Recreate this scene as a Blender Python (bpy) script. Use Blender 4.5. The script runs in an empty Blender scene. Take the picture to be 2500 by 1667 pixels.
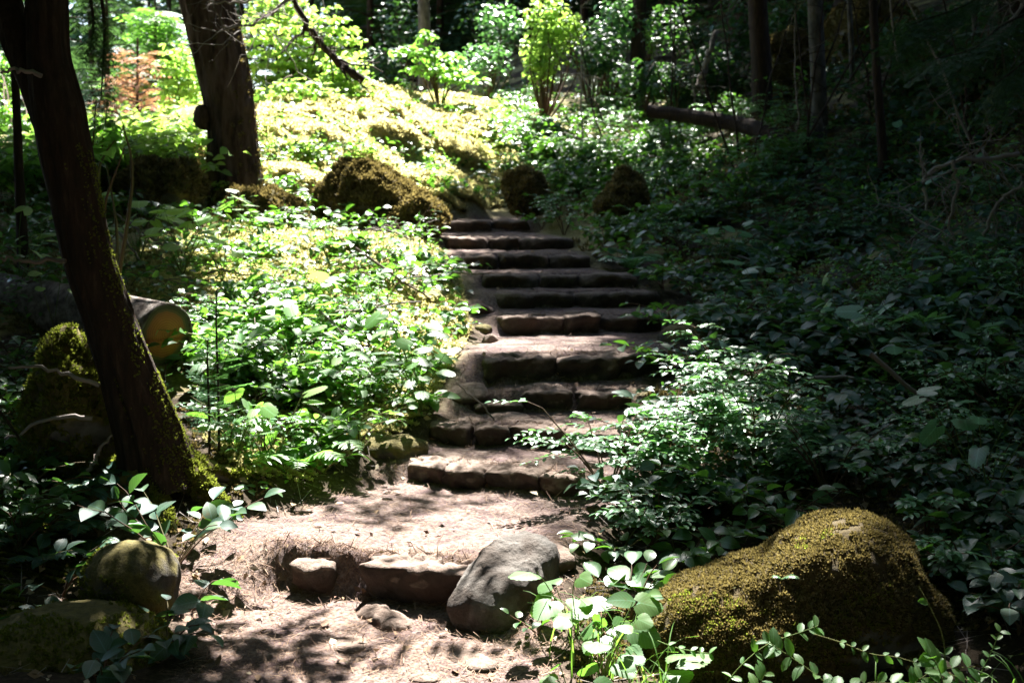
import bpy, math, random
import numpy as np
from mathutils import Matrix, Vector

# ------------------------------------------------------------------ camera, sky, sun, exposure
S = bpy.context.scene
COL = S.collection
FPX, CZ, KV = 1250.0, 1.72, 1024.0 / 2352.0
PITCH = math.atan(141 / FPX)
cam_d = bpy.data.cameras.new("camera")
cam = bpy.data.objects.new("camera", cam_d)
COL.objects.link(cam)
cam_d.sensor_width = 36.0
cam_d.lens = 36.0 * FPX / 1024.0
cam_d.clip_start, cam_d.clip_end = 0.1, 500.0
cam.location = (0, 0, CZ)
cam.rotation_euler = (math.pi / 2 - PITCH, 0, 0)
cam_d.dof.use_dof = True
cam_d.dof.focus_distance = 5.2
cam_d.dof.aperture_fstop = 4.0
S.camera = cam

SUN = np.array([0.03, 0.57, 0.82]); SUN /= np.linalg.norm(SUN)
W = bpy.data.worlds.new("World"); S.world = W; W.use_nodes = True
wn = W.node_tree.nodes
sky = wn.new("ShaderNodeTexSky"); sky.sky_type = 'NISHITA'; sky.sun_disc = False
sky.sun_elevation = math.asin(SUN[2]); sky.sun_rotation = math.atan2(SUN[0], SUN[1])
bg = wn["Background"]; bg.inputs[1].default_value = 0.058
W.node_tree.links.new(sky.outputs[0], bg.inputs[0])
sd = bpy.data.lights.new("sun", 'SUN'); sd.energy = 5.0; sd.angle = math.radians(0.5); sd.color = (1.0, 0.965, 0.90)
so = bpy.data.objects.new("sun", sd); COL.objects.link(so)
so.rotation_euler = Vector(SUN).to_track_quat('Z', 'Y').to_euler()
S.view_settings.view_transform = 'Standard'; S.view_settings.look = 'None'
S.view_settings.gamma = 1.0; S.view_settings.use_curve_mapping = False
S.view_settings.exposure = 3.15
S.render.engine = 'CYCLES'
S.cycles.use_denoising = True
S.cycles.max_bounces = 6; S.cycles.diffuse_bounces = 2; S.cycles.glossy_bounces = 2
S.cycles.transmission_bounces = 4; S.cycles.transparent_max_bounces = 4
S.cycles.sample_clamp_indirect = 4.0
rng = np.random.default_rng(7)

# ------------------------------------------------------------------ helpers: where things stand
def ray(vx, vy):
    px = np.asarray(vx, float) * KV - 512; py = 341 - np.asarray(vy, float) * KV
    c, s = math.cos(PITCH), math.sin(PITCH)
    return px, FPX * c + py * s, -FPX * s + py * c
def at(vx, vy, Y):                       # the point seen there at distance Y
    x, y, z = ray(vx, vy)
    return np.array([x / y * Y, Y, CZ + z / y * Y])
def depth_of(vy, h):
    _, y, z = ray(0, vy)
    return (h - CZ) * y / z
def seen(P):                             # inverse of at()
    c, s = math.cos(PITCH), math.sin(PITCH)
    x, y, z = P[..., 0], P[..., 1], P[..., 2] - CZ
    d = y * c - z * s; u = y * s + z * c
    d = np.where(d < .05, .05, d)
    return (512 + FPX * x / d) / KV, (341 - FPX * u / d) / KV

def _h(ix, iy, iz):
    n = (ix.astype(np.int64) * 374761393 + iy.astype(np.int64) * 668265263 + iz.astype(np.int64) * 1274126177) & 0xffffffff
    n = ((n ^ (n >> 13)) * 1103515245) & 0xffffffff
    n = ((n ^ (n >> 16)) * 2654435761) & 0xffffffff
    return ((n ^ (n >> 15)) & 0xffff) / 32767.5 - 1
def vnoise(P):
    P = np.asarray(P, float); i = np.floor(P); f = P - i; f = f * f * (3 - 2 * f)
    i = i.astype(np.int64); x, y, z = i[:, 0], i[:, 1], i[:, 2]
    fx, fy, fz = f[:, 0], f[:, 1], f[:, 2]
    l = lambda a, b, t: a + (b - a) * t
    return l(l(l(_h(x, y, z), _h(x + 1, y, z), fx), l(_h(x, y + 1, z), _h(x + 1, y + 1, z), fx), fy),
             l(l(_h(x, y, z + 1), _h(x + 1, y, z + 1), fx), l(_h(x, y + 1, z + 1), _h(x + 1, y + 1, z + 1), fx), fy), fz)
def fbm(P, oct=4):
    P = np.asarray(P, float); r = 0; a = 1.0
    for k in range(oct):
        r = r + a * vnoise(P + 17.3 * k); P = P * 2.03; a *= .5
    return r / 1.7
def smooth(a, b, x):
    t = np.clip((x - a) / (b - a), 0, 1); return t * t * (3 - 2 * t)
def unit(v):
    v = np.asarray(v, float); return v / np.maximum(np.linalg.norm(v, axis=-1, keepdims=True), 1e-9)

# ------------------------------------------------------------------ helpers: meshes
def mesh(name, parts, mats, smoothed=False, attr=None):
    """parts: (V (n,3), F (m,k), material index)"""
    me = bpy.data.meshes.new(name)
    V = np.concatenate([p[0] for p in parts]).astype(np.float32)
    lt, lv, mi, off = [], [], [], 0
    for v, f, m in parts:
        f = np.asarray(f); lv.append((f + off).ravel()); lt.append(np.full(len(f), f.shape[1])); mi.append(np.full(len(f), m)); off += len(v)
    lv = np.concatenate(lv).astype(np.int32); lt = np.concatenate(lt).astype(np.int32); mi = np.concatenate(mi).astype(np.int32)
    me.vertices.add(len(V)); me.vertices.foreach_set("co", V.ravel())
    me.loops.add(len(lv)); me.loops.foreach_set("vertex_index", lv)
    ls = np.zeros(len(lt), np.int32); ls[1:] = np.cumsum(lt)[:-1]
    me.polygons.add(len(lt)); me.polygons.foreach_set("loop_start", ls)
    try: me.polygons.foreach_set("loop_total", lt)
    except Exception: pass
    for m in mats: me.materials.append(m)
    me.polygons.foreach_set("material_index", mi)
    if smoothed: me.polygons.foreach_set("use_smooth", np.ones(len(lt), bool))
    if attr:
        for k, vals in attr.items():
            a = me.attributes.new(k, 'FLOAT', 'POINT'); a.data.foreach_set("value", np.asarray(vals, np.float32))
    me.update(calc_edges=True)
    return me
def obj(name, me, parent=None, loc=None, kind=None, label=None, cat=None, group=None):
    o = bpy.data.objects.new(name, me); COL.objects.link(o)
    if parent is not None: o.parent = parent
    if loc is not None: o.location = loc
    if kind: o["kind"] = kind
    if label: o["label"] = label
    if cat: o["category"] = cat
    if group: o["group"] = group
    return o
def thing(name, label, cat, loc, group=None):
    o = obj(name, None, None, tuple(map(float, loc)), None, label, cat, group)
    o.empty_display_size = .1
    return o
def part(name, parts, mats, root, smoothed=False, kind=None, attr=None, label=None):
    L = np.array(root.location) if root is not None else np.zeros(3)
    parts = [(v - L, f, m) for v, f, m in parts]
    return obj(name, mesh(name, parts, mats, smoothed, attr), root, None, kind, label)
def inst(tpl, M, T):
    """merge copies of a template under matrices M (N,3,3), positions T (N,3)"""
    V, F = tpl; N = len(T); n = len(V)
    VV = np.einsum('nij,vj->nvi', M, V) + T[:, None, :]
    FF = F[None] + (np.arange(N) * n)[:, None, None]
    return VV.reshape(-1, 3), FF.reshape(-1, F.shape[1])
def frames(d, n, s=1.0):
    """matrices whose y axis is d and whose z axis is near n"""
    d = unit(d); x = unit(np.cross(d, n)); z = np.cross(x, d)
    M = np.stack([x, d, z], axis=-1)
    return M * np.broadcast_to(np.asarray(s, float), (len(d),))[:, None, None]
def tube(P, R, k=5, cap=False):
    P = np.asarray(P, float); R = np.broadcast_to(np.asarray(R, float), (len(P),))
    t = unit(np.gradient(P, axis=0))
    ref = np.array([0, 0, 1.]) if abs(t[:, 2]).mean() < .8 else np.array([1., 0, 0])
    u = unit(np.cross(t, ref)); w = np.cross(t, u)
    a = np.linspace(0, 2 * np.pi, k, endpoint=False)
    V = P[:, None] + R[:, None, None] * (np.cos(a)[None, :, None] * u[:, None] + np.sin(a)[None, :, None] * w[:, None])
    i = np.arange(len(P) - 1)[:, None] * k; j = np.arange(k)[None]
    F = np.stack([i + j, i + (j + 1) % k, i + k + (j + 1) % k, i + k + j], -1).reshape(-1, 4)
    return V.reshape(-1, 3), F
def join(tubes):
    V, F, o = [], [], 0
    for v, f in tubes: V.append(v); F.append(f + o); o += len(v)
    return np.concatenate(V), np.concatenate(F)
def curve(ctrl, n):
    """Catmull-Rom through control rows"""
    c = np.asarray(ctrl, float); c = np.vstack([2 * c[0] - c[1], c, 2 * c[-1] - c[-2]])
    m = len(c) - 3; u = np.linspace(0, m - 1e-6, n); i = u.astype(int); t = (u - i)[:, None]
    p0, p1, p2, p3 = c[i], c[i + 1], c[i + 2], c[i + 3]
    return .5 * (2 * p1 + (p2 - p0) * t + (2 * p0 - 5 * p1 + 4 * p2 - p3) * t ** 2 + (3 * p1 - p0 - 3 * p2 + p3) * t ** 3)
_ico = {}
def ico(sub):
    if sub not in _ico:
        import bmesh
        bm = bmesh.new(); bmesh.ops.create_icosphere(bm, subdivisions=sub, radius=1)
        V = np.array([v.co[:] for v in bm.verts]); F = np.array([[v.index for v in f.verts] for f in bm.faces]); bm.free()
        _ico[sub] = (unit(V), F)
    return _ico[sub]

# ------------------------------------------------------------------ materials
def newmat(name):
    m = bpy.data.materials.new(name); m.use_nodes = True
    nt = m.node_tree; nt.nodes.clear()
    N = lambda t, **k: _node(nt, t, **k)
    out = N("ShaderNodeOutputMaterial")
    return m, nt, N, out
def _node(nt, t, **k):
    n = nt.nodes.new(t)
    for a, v in k.items(): setattr(n, a, v)
    return n
def rand_fac(nt, N):
    g = N("ShaderNodeNewGeometry"); o = N("ShaderNodeObjectInfo")
    a = N("ShaderNodeMath", operation='ADD'); f = N("ShaderNodeMath", operation='FRACT')
    nt.links.new(g.outputs["Random Per Island"], a.inputs[0]); nt.links.new(o.outputs["Random"], a.inputs[1])
    nt.links.new(a.outputs[0], f.inputs[0]); return f.outputs[0]
def ramp(nt, N, fac, stops):
    r = N("ShaderNodeValToRGB"); e = r.color_ramp.elements
    while len(e) < len(stops): e.new(.5)
    for el, (p, c) in zip(e, stops): el.position = p; el.color = (*c, 1)
    nt.links.new(fac, r.inputs[0]); return r.outputs[0]
def leaf_mat(name, cols, trans, tf=.4, rough=.38, spec=.5):
    m, nt, N, out = newmat(name); L = nt.links.new
    f = rand_fac(nt, N)
    k = len(cols) - 1
    c = ramp(nt, N, f, [(i / k, q) for i, q in enumerate(cols)])
    # midrib, side veins and blemishes on the leaves large enough to show them
    ax, ay, aw = (N("ShaderNodeAttribute", attribute_name=q).outputs["Fac"] for q in ("leaf_x", "leaf_y", "leaf_w"))
    def mth(op, a, b=None, b2=None):
        n = N("ShaderNodeMath", operation=op)
        for i, v in enumerate((a, b, b2)):
            if v is None: continue
            if isinstance(v, (int, float)): n.inputs[i].default_value = v
            else: L(v, n.inputs[i])
        return n.outputs[0]
    absx = mth('ABSOLUTE', ax); mid = mth('LESS_THAN', absx, .02)
    sv = mth('GREATER_THAN', mth('SINE', mth('MULTIPLY_ADD', absx, -48.0, mth('MULTIPLY', ay, 52.0))), .86)
    vein = mth('MULTIPLY', mth('MAXIMUM', mid, mth('MULTIPLY', sv, .55)), mth('MULTIPLY', aw, .45))
    mv = N("ShaderNodeMix", data_type='RGBA'); L(vein, mv.inputs[0]); L(c, mv.inputs[6]); mv.inputs[7].default_value = (*(min(1, q * 2.6 + .05) for q in cols[-1]), 1)
    tco = N("ShaderNodeTexCoord"); bl = N("ShaderNodeTexNoise", noise_dimensions='4D'); bl.inputs["Scale"].default_value = 4.5; bl.inputs["Detail"].default_value = 3
    L(tco.outputs["Object"], bl.inputs["Vector"]); L(mth('MULTIPLY', f, 40.0), bl.inputs["W"])
    bf = mth('MULTIPLY', ramp(nt, N, bl.outputs["Fac"], [(.60, (0, 0, 0)), (.68, (1, 1, 1))]), mth('MULTIPLY', aw, .6))
    mb = N("ShaderNodeMix", data_type='RGBA'); L(bf, mb.inputs[0]); L(mv.outputs[2], mb.inputs[6]); mb.inputs[7].default_value = (.10, .075, .03, 1); c = mb.outputs[2]
    p = N("ShaderNodeBsdfPrincipled"); L(c, p.inputs["Base Color"])
    p.inputs["Roughness"].default_value = rough; p.inputs["Specular IOR Level"].default_value = spec
    t = N("ShaderNodeBsdfTranslucent"); 
    tc = ramp(nt, N, f, [(0, trans), (1, tuple(min(1, x * 1.5) for x in trans))]); L(tc, t.inputs[0])
    mx = N("ShaderNodeMixShader"); mx.inputs[0].default_value = tf
    L(p.outputs[0], mx.inputs[1]); L(t.outputs[0], mx.inputs[2]); L(mx.outputs[0], out.inputs[0])
    return m
def noise_mat(name, scale, stops, rough=.9, bump=.3, bscale=None, stretch=(1, 1, 1), detail=6, dist=.02, moss=None, spec=.3, blotch=None, isle=0):
    """moss: (amount, up weight, colours, scale) lays moss over what faces up, broken by noise"""
    m, nt, N, out = newmat(name); L = nt.links.new
    tc = N("ShaderNodeTexCoord"); mp = N("ShaderNodeMapping"); mp.inputs["Scale"].default_value = stretch
    L(tc.outputs["Object"], mp.inputs[0])
    n = N("ShaderNodeTexNoise"); n.inputs["Scale"].default_value = scale; n.inputs["Detail"].default_value = detail; n.inputs["Roughness"].default_value = .65
    L(mp.outputs[0], n.inputs[0])
    col = ramp(nt, N, n.outputs["Fac"], stops)
    if blotch:
        bn = N("ShaderNodeTexNoise"); bn.inputs["Scale"].default_value = blotch[0]; bn.inputs["Detail"].default_value = 4; L(tc.outputs["Object"], bn.inputs[0])
        bf = ramp(nt, N, bn.outputs["Fac"], [(.42, (0, 0, 0)), (.6, (1, 1, 1))])
        mm = N("ShaderNodeMix", data_type='RGBA'); L(bf, mm.inputs[0]); L(col, mm.inputs[6]); mm.inputs[7].default_value = (*blotch[1], 1); col = mm.outputs[2]
    p = N("ShaderNodeBsdfPrincipled"); p.inputs["Roughness"].default_value = rough; p.inputs["Specular IOR Level"].default_value = spec
    b2 = N("ShaderNodeTexNoise"); b2.inputs["Scale"].default_value = bscale or scale * 2.5; b2.inputs["Detail"].default_value = 8; b2.inputs["Roughness"].default_value = .7
    L(mp.outputs[0], b2.inputs[0])
    bu = N("ShaderNodeBump"); bu.inputs["Strength"].default_value = bump; bu.inputs["Distance"].default_value = dist
    L(b2.outputs["Fac"], bu.inputs["Height"]); L(bu.outputs[0], p.inputs["Normal"])
    if moss:
        amt, upw, mc, ms = moss
        g = N("ShaderNodeNewGeometry"); sx = N("ShaderNodeSeparateXYZ"); L(g.outputs["Normal"], sx.inputs[0])
        mn = N("ShaderNodeTexNoise"); mn.inputs["Scale"].default_value = ms; mn.inputs["Detail"].default_value = 6; L(tc.outputs["Object"], mn.inputs[0])
        a = N("ShaderNodeMath", operation='MULTIPLY_ADD'); L(sx.outputs[2], a.inputs[0]); a.inputs[1].default_value = upw; L(mn.outputs["Fac"], a.inputs[2])
        f = ramp(nt, N, a.outputs[0], [(max(0, .95 - amt), (0, 0, 0)), (min(1, 1.08 - amt), (1, 1, 1))])
        mcol = ramp(nt, N, b2.outputs["Fac"], [(.3, mc[0]), (.7, mc[1])])
        mx = N("ShaderNodeMix", data_type='RGBA'); L(f, mx.inputs[0]); L(col, mx.inputs[6]); L(mcol, mx.inputs[7]); col = mx.outputs[2]
    L(col, p.inputs["Base Color"]); L(p.outputs[0], out.inputs[0])
    return m
def rand_mat(name, cols, rough=.8, spec=.2):
    m, nt, N, out = newmat(name); f = rand_fac(nt, N); k = len(cols) - 1
    c = ramp(nt, N, f, [(i / k, q) for i, q in enumerate(cols)])
    p = N("ShaderNodeBsdfPrincipled"); nt.links.new(c, p.inputs["Base Color"]); p.inputs["Roughness"].default_value = rough; p.inputs["Specular IOR Level"].default_value = spec
    nt.links.new(p.outputs[0], out.inputs[0]); return m

MOSSC = ((.05, .042, .012), (.16, .13, .035))
M = {}
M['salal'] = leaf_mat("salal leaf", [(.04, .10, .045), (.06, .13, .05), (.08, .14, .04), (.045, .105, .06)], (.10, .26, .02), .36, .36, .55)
M['bright'] = leaf_mat("soft leaf", [(.08, .18, .05), (.11, .23, .06), (.13, .21, .05), (.07, .17, .07)], (.20, .44, .05), .45, .45, .4)
M['salal_shaded'] = leaf_mat("shaded salal leaf", [(.022, .065, .048), (.034, .085, .06), (.045, .09, .035), (.028, .072, .062)], (.06, .16, .02), .3, .48, .4)  # darker, bluer copy of the salal leaf; shade put into the colour
M['fresh'] = leaf_mat("fresh leaf", [(.045, .115, .03), (.06, .14, .035), (.075, .14, .03), (.05, .12, .045)], (.11, .28, .025), .42, .5, .3)
M['huck'] = leaf_mat("huckleberry leaf", [(.07, .17, .08), (.10, .22, .11), (.08, .19, .09)], (.12, .30, .06), .34, .36, .55)
M['maple'] = leaf_mat("maple leaf", [(.15, .27, .06), (.20, .32, .08), (.17, .30, .09)], (.32, .50, .08), .5, .5, .35)
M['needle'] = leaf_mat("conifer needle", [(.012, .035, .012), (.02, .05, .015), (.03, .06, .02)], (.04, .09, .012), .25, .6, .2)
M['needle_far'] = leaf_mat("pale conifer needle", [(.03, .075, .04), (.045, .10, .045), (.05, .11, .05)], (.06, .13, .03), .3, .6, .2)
M['needle_red'] = leaf_mat("dying needle", [(.42, .24, .14), (.48, .29, .19), (.40, .26, .18)], (.30, .16, .08), .35, .7, .1)
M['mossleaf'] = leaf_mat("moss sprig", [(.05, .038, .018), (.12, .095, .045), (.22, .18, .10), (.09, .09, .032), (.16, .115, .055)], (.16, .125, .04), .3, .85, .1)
M['mossdry_sunlit'] = leaf_mat("sunlit dry moss sprig", [(.42, .39, .22), (.50, .46, .28), (.34, .30, .13), (.42, .41, .22)], (.55, .50, .22), .5, .85, .1)  # pale moss lightened further, the glare of the sun put into its colour
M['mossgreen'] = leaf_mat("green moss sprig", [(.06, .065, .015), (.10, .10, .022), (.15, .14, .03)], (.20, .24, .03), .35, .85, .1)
M['grass'] = leaf_mat("grass blade", [(.07, .17, .03), (.10, .20, .04)], (.18, .38, .04), .4, .45, .3)
M['deadleaf'] = rand_mat("fallen leaf", [(.22, .12, .06), (.35, .25, .15), (.15, .08, .05), (.40, .34, .24)])
M['litter'] = rand_mat("needle litter", [(.10, .055, .035), (.20, .12, .08), (.28, .19, .13), (.06, .035, .025)])
M['stem'] = rand_mat("plant stem", [(.07, .05, .03), (.10, .05, .03), (.08, .08, .03)])
M['greenstem'] = rand_mat("green stem", [(.08, .14, .03), (.12, .12, .04)])
M['twig'] = rand_mat("dead twig", [(.16, .13, .11), (.24, .21, .19), (.12, .09, .07)])
M['bark'] = noise_mat("dark bark", 30, [(.3, (.014, .009, .006)), (.55, (.035, .02, .013)), (.75, (.07, .045, .03))], .95, 1.0, 40, (1, 1, .2), dist=.03, moss=(.12, .25, MOSSC, 7))
M['firbark'] = noise_mat("fir bark", 14, [(.35, (.03, .018, .012)), (.5, (.10, .06, .045)), (.7, (.17, .12, .10))], .95, 1.0, 24, (1, 1, .18), dist=.05, moss=(.12, .2, MOSSC, 5))
M['greybark'] = noise_mat("grey bark", 12, [(.35, (.04, .036, .033)), (.55, (.085, .078, .072)), (.75, (.17, .16, .15))], .9, .8, 26, (1, 1, .5), moss=(.1, .2, MOSSC, 8))
M['logbark'] = noise_mat("log bark", 16, [(.35, (.05, .035, .03)), (.5, (.16, .13, .11)), (.72, (.34, .31, .28))], .95, 1.0, 26, (1, .25, 1), dist=.03)
DIRTC = ((.10, .065, .05), (.24, .18, .145))
M['darkmoss'] = noise_mat("mossy rock, old moss", 7, [(.3, (.04, .036, .032)), (.5, (.10, .095, .09)), (.72, (.18, .17, .165))], .95, 1.0, 60, dist=.02, moss=(.62, .35, ((.022, .016, .007), (.10, .07, .022)), 4))
M['drymoss_sunlit'] = noise_mat("sunlit pale moss on rock", 8, [(.3, (.14, .115, .045)), (.55, (.28, .24, .11)), (.75, (.36, .33, .17))], .95, 1.0, 40, dist=.03)  # paler than the other mossy rock, sunlight put into the colour
M['rock'] = noise_mat("grey rock", 6, [(.3, (.045, .036, .03)), (.5, (.125, .112, .10)), (.72, (.22, .205, .19))], .88, 1.0, 45, dist=.02, blotch=(7, (.06, .045, .035)))
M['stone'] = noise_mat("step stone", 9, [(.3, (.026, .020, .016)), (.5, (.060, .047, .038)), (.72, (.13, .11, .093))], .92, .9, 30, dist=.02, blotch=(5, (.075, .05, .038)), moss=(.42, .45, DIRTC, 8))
M['mossrock'] = noise_mat("mossy rock", 7, [(.3, (.05, .045, .04)), (.5, (.12, .11, .10)), (.72, (.20, .19, .18))], .9, .8, 30, dist=.02, moss=(.62, .35, MOSSC, 4))
M['halfmoss'] = noise_mat("patchy mossy rock", 7, [(.3, (.03, .025, .022)), (.5, (.075, .065, .055)), (.72, (.15, .135, .12))], .9, .9, 40, dist=.02, moss=(.5, .2, MOSSC, 6))

def ring_mat():
    m, nt, N, out = newmat("cut wood"); L = nt.links.new
    tc = N("ShaderNodeTexCoord"); n = N("ShaderNodeTexNoise"); n.inputs["Scale"].default_value = 9; n.inputs["Detail"].default_value = 5
    L(tc.outputs["Object"], n.inputs[0])
    a = N("ShaderNodeAttribute", attribute_name="radius")
    add = N("ShaderNodeMath", operation='MULTIPLY_ADD'); L(n.outputs["Fac"], add.inputs[0]); add.inputs[1].default_value = .16; L(a.outputs["Fac"], add.inputs[2])
    c = ramp(nt, N, add.outputs[0], [(.0, (.46, .16, .05)), (.55, (.54, .19, .055)), (.84, (.42, .145, .05)), (.90, (.20, .13, .06)), (1, (.09, .08, .05))])
    wv = N("ShaderNodeMath", operation='MULTIPLY'); L(add.outputs[0], wv.inputs[0]); wv.inputs[1].default_value = 75
    sn = N("ShaderNodeMath", operation='SINE'); L(wv.outputs[0], sn.inputs[0])
    mx = N("ShaderNodeMix", data_type='RGBA', blend_type='MULTIPLY'); mx.inputs[0].default_value = .4
    g = ramp(nt, N, sn.outputs[0], [(0, (.45, .38, .34)), (.8, (1, 1, 1))]); L(c, mx.inputs[6]); L(g, mx.inputs[7])
    wz = N("ShaderNodeTexNoise"); wz.inputs["Scale"].default_value = 6; wz.inputs["Detail"].default_value = 7; L(tc.outputs["Object"], wz.inputs[0])
    m2 = N("ShaderNodeMix", data_type='RGBA'); L(ramp(nt, N, wz.outputs["Fac"], [(.52, (0, 0, 0)), (.72, (.5, .5, .5))]), m2.inputs[0]); L(mx.outputs[2], m2.inputs[6]); m2.inputs[7].default_value = (.10, .085, .07, 1)
    p = N("ShaderNodeBsdfPrincipled"); L(m2.outputs[2], p.inputs["Base Color"]); p.inputs["Roughness"].default_value = .8
    L(p.outputs[0], out.inputs[0]); return m
M['cutwood'] = ring_mat()

def ground_mat():
    m, nt, N, out = newmat("forest floor"); L = nt.links.new
    tc = N("ShaderNodeTexCoord")
    def nz(s, d=8, r=.65):
        n = N("ShaderNodeTexNoise"); n.inputs["Scale"].default_value = s; n.inputs["Detail"].default_value = d; n.inputs["Roughness"].default_value = r
        L(tc.outputs["Object"], n.inputs[0]); return n.outputs["Fac"]
    fine = nz(45); mid = nz(5); big = nz(1.6)
    dirt = ramp(nt, N, fine, [(.32, (.06, .038, .032)), (.5, (.155, .112, .094)), (.68, (.29, .235, .205))])
    dirt2 = ramp(nt, N, fine, [(.32, (.045, .026, .026)), (.5, (.095, .063, .062)), (.7, (.175, .128, .124))])
    d = N("ShaderNodeMix", data_type='RGBA'); L(ramp(nt, N, mid, [(.4, (0, 0, 0)), (.62, (1, 1, 1))]), d.inputs[0]); L(dirt, d.inputs[6]); L(dirt2, d.inputs[7])
    hum = ramp(nt, N, fine, [(.3, (.02, .014, .009)), (.55, (.05, .036, .022)), (.75, (.10, .075, .045))])
    mo = ramp(nt, N, fine, [(.3, (.10, .085, .03)), (.7, (.34, .30, .14))])
    a2 = N("ShaderNodeAttribute", attribute_name="moss")
    ms = N("ShaderNodeMath", operation='ADD'); L(big, ms.inputs[0]); L(a2.outputs["Fac"], ms.inputs[1])
    f = N("ShaderNodeMix", data_type='RGBA'); L(ramp(nt, N, ms.outputs[0], [(.5, (0, 0, 0)), (.62, (1, 1, 1))]), f.inputs[0]); L(hum, f.inputs[6]); L(mo, f.inputs[7])
    a = N("ShaderNodeAttribute", attribute_name="trod")
    x = N("ShaderNodeMix", data_type='RGBA'); L(a.outputs["Fac"], x.inputs[0]); L(f.outputs[2], x.inputs[6]); L(d.outputs[2], x.inputs[7])
    p = N("ShaderNodeBsdfPrincipled"); L(x.outputs[2], p.inputs["Base Color"]); p.inputs["Roughness"].default_value = .95; p.inputs["Specular IOR Level"].default_value = .15
    bu = N("ShaderNodeBump"); bu.inputs["Strength"].default_value = .7; bu.inputs["Distance"].default_value = .02; L(nz(38, 10, .75), bu.inputs["Height"]); L(bu.outputs[0], p.inputs["Normal"])
    L(p.outputs[0], out.inputs[0]); return m
M['ground'] = ground_mat()
# ------------------------------------------------------------------ the steps' plan
EDGE = [1290, 1085, 983, 903, 820, 727, 672, 631, 587, 546, 508]
BASE = [1385, 1130, 1030, 948, 880, 768, 708, 664, 620, 574, 534]
#  ends of each step's front edge in the photograph (left x, left y, right x, right y)
ENDS = [(640, 1272, 1075, 1312), (930, 1066, 1440, 1108), (985, 974, 1440, 994), (1090, 905, 1450, 902), (1118, 826, 1520, 812),
        (1158, 731, 1520, 722), (1148, 675, 1525, 668), (1110, 632, 1465, 630), (1038, 588, 1355, 585), (1028, 547, 1320, 545), (993, 508, 1215, 508)]
STEPS = []
_h0 = 0.0
for e, b, (x0, y0, x1, y1) in zip(EDGE, BASE, ENDS):
    Yb = depth_of(b, _h0); _, ry, rz = ray(0, e); h1 = CZ + rz / ry * Yb
    A = at(x0, y0, depth_of(y0, h1)); B = at(x1, y1, depth_of(y1, h1))
    STEPS.append(dict(h0=_h0, h1=h1, A=A, B=B)); _h0 = h1
def step_line(s, x):
    A, B = s['A'], s['B']; t = np.clip((x - A[0]) / (B[0] - A[0]), 0, 1); return A[1] + (B[1] - A[1]) * t
def path_h(x, y):
    h = np.zeros_like(x) + np.minimum(0, (y - 5.2) * .02)
    for s in STEPS:
        out = np.maximum(s['A'][0] - x, 0) + np.maximum(x - s['B'][0], 0)
        w = .05 + np.clip(out * 2.2, 0, .75)
        Y = step_line(s, x) + .10
        h = h + (s['h1'] - s['h0'] + .0) * smooth(Y - w, Y + w * .6, y)
    return h
# trodden width: (depth, left x, right x)
_pe = []
for vy, h, xl, xr in [(1567, -.02, 425, 1290), (1450, 0, 420, 1270), (1300, .1, 430, 1290), (1200, .182, 555, 1345), (1090, .29, 800, 1430), (990, .41, 960, 1440), (905, .53, 1030, 1440),
                      (820, .70, 1065, 1520), (727, .84, 1092, 1515), (672, .968, 1085, 1520), (631, 1.09, 1070, 1455), (587, 1.22, 1020, 1350), (546, 1.343, 1005, 1310), (506, 1.474, 985, 1215)]:
    Y = depth_of(vy, h); _pe.append((Y, at(xl, vy, Y)[0], at(xr, vy, Y)[0]))
_pe = [(2.0, -1.0, 1.25)] + _pe + [(15.6, -.2, .5), (17.0, -.6, -.2)]
_pe = np.array(sorted(_pe))
def path_mask(x, y, wob=True):
    l = np.interp(y, _pe[:, 0], _pe[:, 1]); r = np.interp(y, _pe[:, 0], _pe[:, 2])
    if wob:
        n = fbm(np.stack([x * 3, y * 3, x * 0], -1).reshape(-1, 3), 3).reshape(np.shape(x)) * .10; l = l + n; r = r - n
    return smooth(-.12, .12, np.minimum(x - l, r - x)) * smooth(16.4, 15.6, y)

# ------------------------------------------------------------------ terrain
_cp = [(290, 1420, 4.9), (370, 1090, 6.0), (385, 862, 7.7), (700, 905, 7.5), (640, 1110, 6.35), (1000, 890, 7.8), (760, 700, 9.0), (1030, 690, 9.9), (600, 605, 10.0), (850, 570, 10.6), (700, 800, 8.2), (980, 560, 11.5),
       (870, 535, 12.6), (1000, 300, 18), (700, 260, 17), (810, 205, 20), (620, 420, 13.5), (520, 480, 12.5), (900, 400, 15.5), (1200, 430, 17), (1100, 250, 21), (1450, 515, 14), (1600, 350, 17.5), (1600, 260, 21), (1350, 330, 19),
       (1890, 310, 15), (2100, 450, 12.5), (2000, 700, 9), (2330, 600, 9), (2330, 900, 7), (1800, 920, 7.4), (1600, 760, 9.6), (1480, 1000, 7.2), (1450, 1180, 6.2), (1900, 1640, 4.1), (1500, 1530, 4.6), (2320, 1520, 4.4), (2320, 1200, 5.5),
       (1750, 1150, 5.9), (2250, 60, 16), (2200, 250, 14), (1700, 110, 25), (1350, 200, 25), (330, 430, 12.5), (100, 620, 9), (60, 920, 7), (100, 1220, 5.5), (180, 1560, 4.3), (400, 360, 22), (250, 330, 40)]
CP = np.array([at(*c) for c in _cp])
CP = np.vstack([CP, [(-8, 5, .6), (-8, 12, 1.4), (-12, 25, 2.0), (-25, 45, 2.2), (0, 0, -.15), (-4, 0, 0), (4, 0, .1), (6, 5, 1.3), (8, 9, 2.4), (9, 16, 5.0), (12, 28, 8.0), (2, 34, 6.5), (-6, 36, 4.2), (0, 55, 8), (20, 50, 12),
                    (-30, 80, 3), (0, 100, 10), (40, 100, 20), (-60, 60, 3), (-60, 100, 5), (-60, 0, 2), (60, 0, 14), (60, 50, 20), (0, -20, -1), (-40, -20, 0), (40, -20, 6)]])
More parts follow.
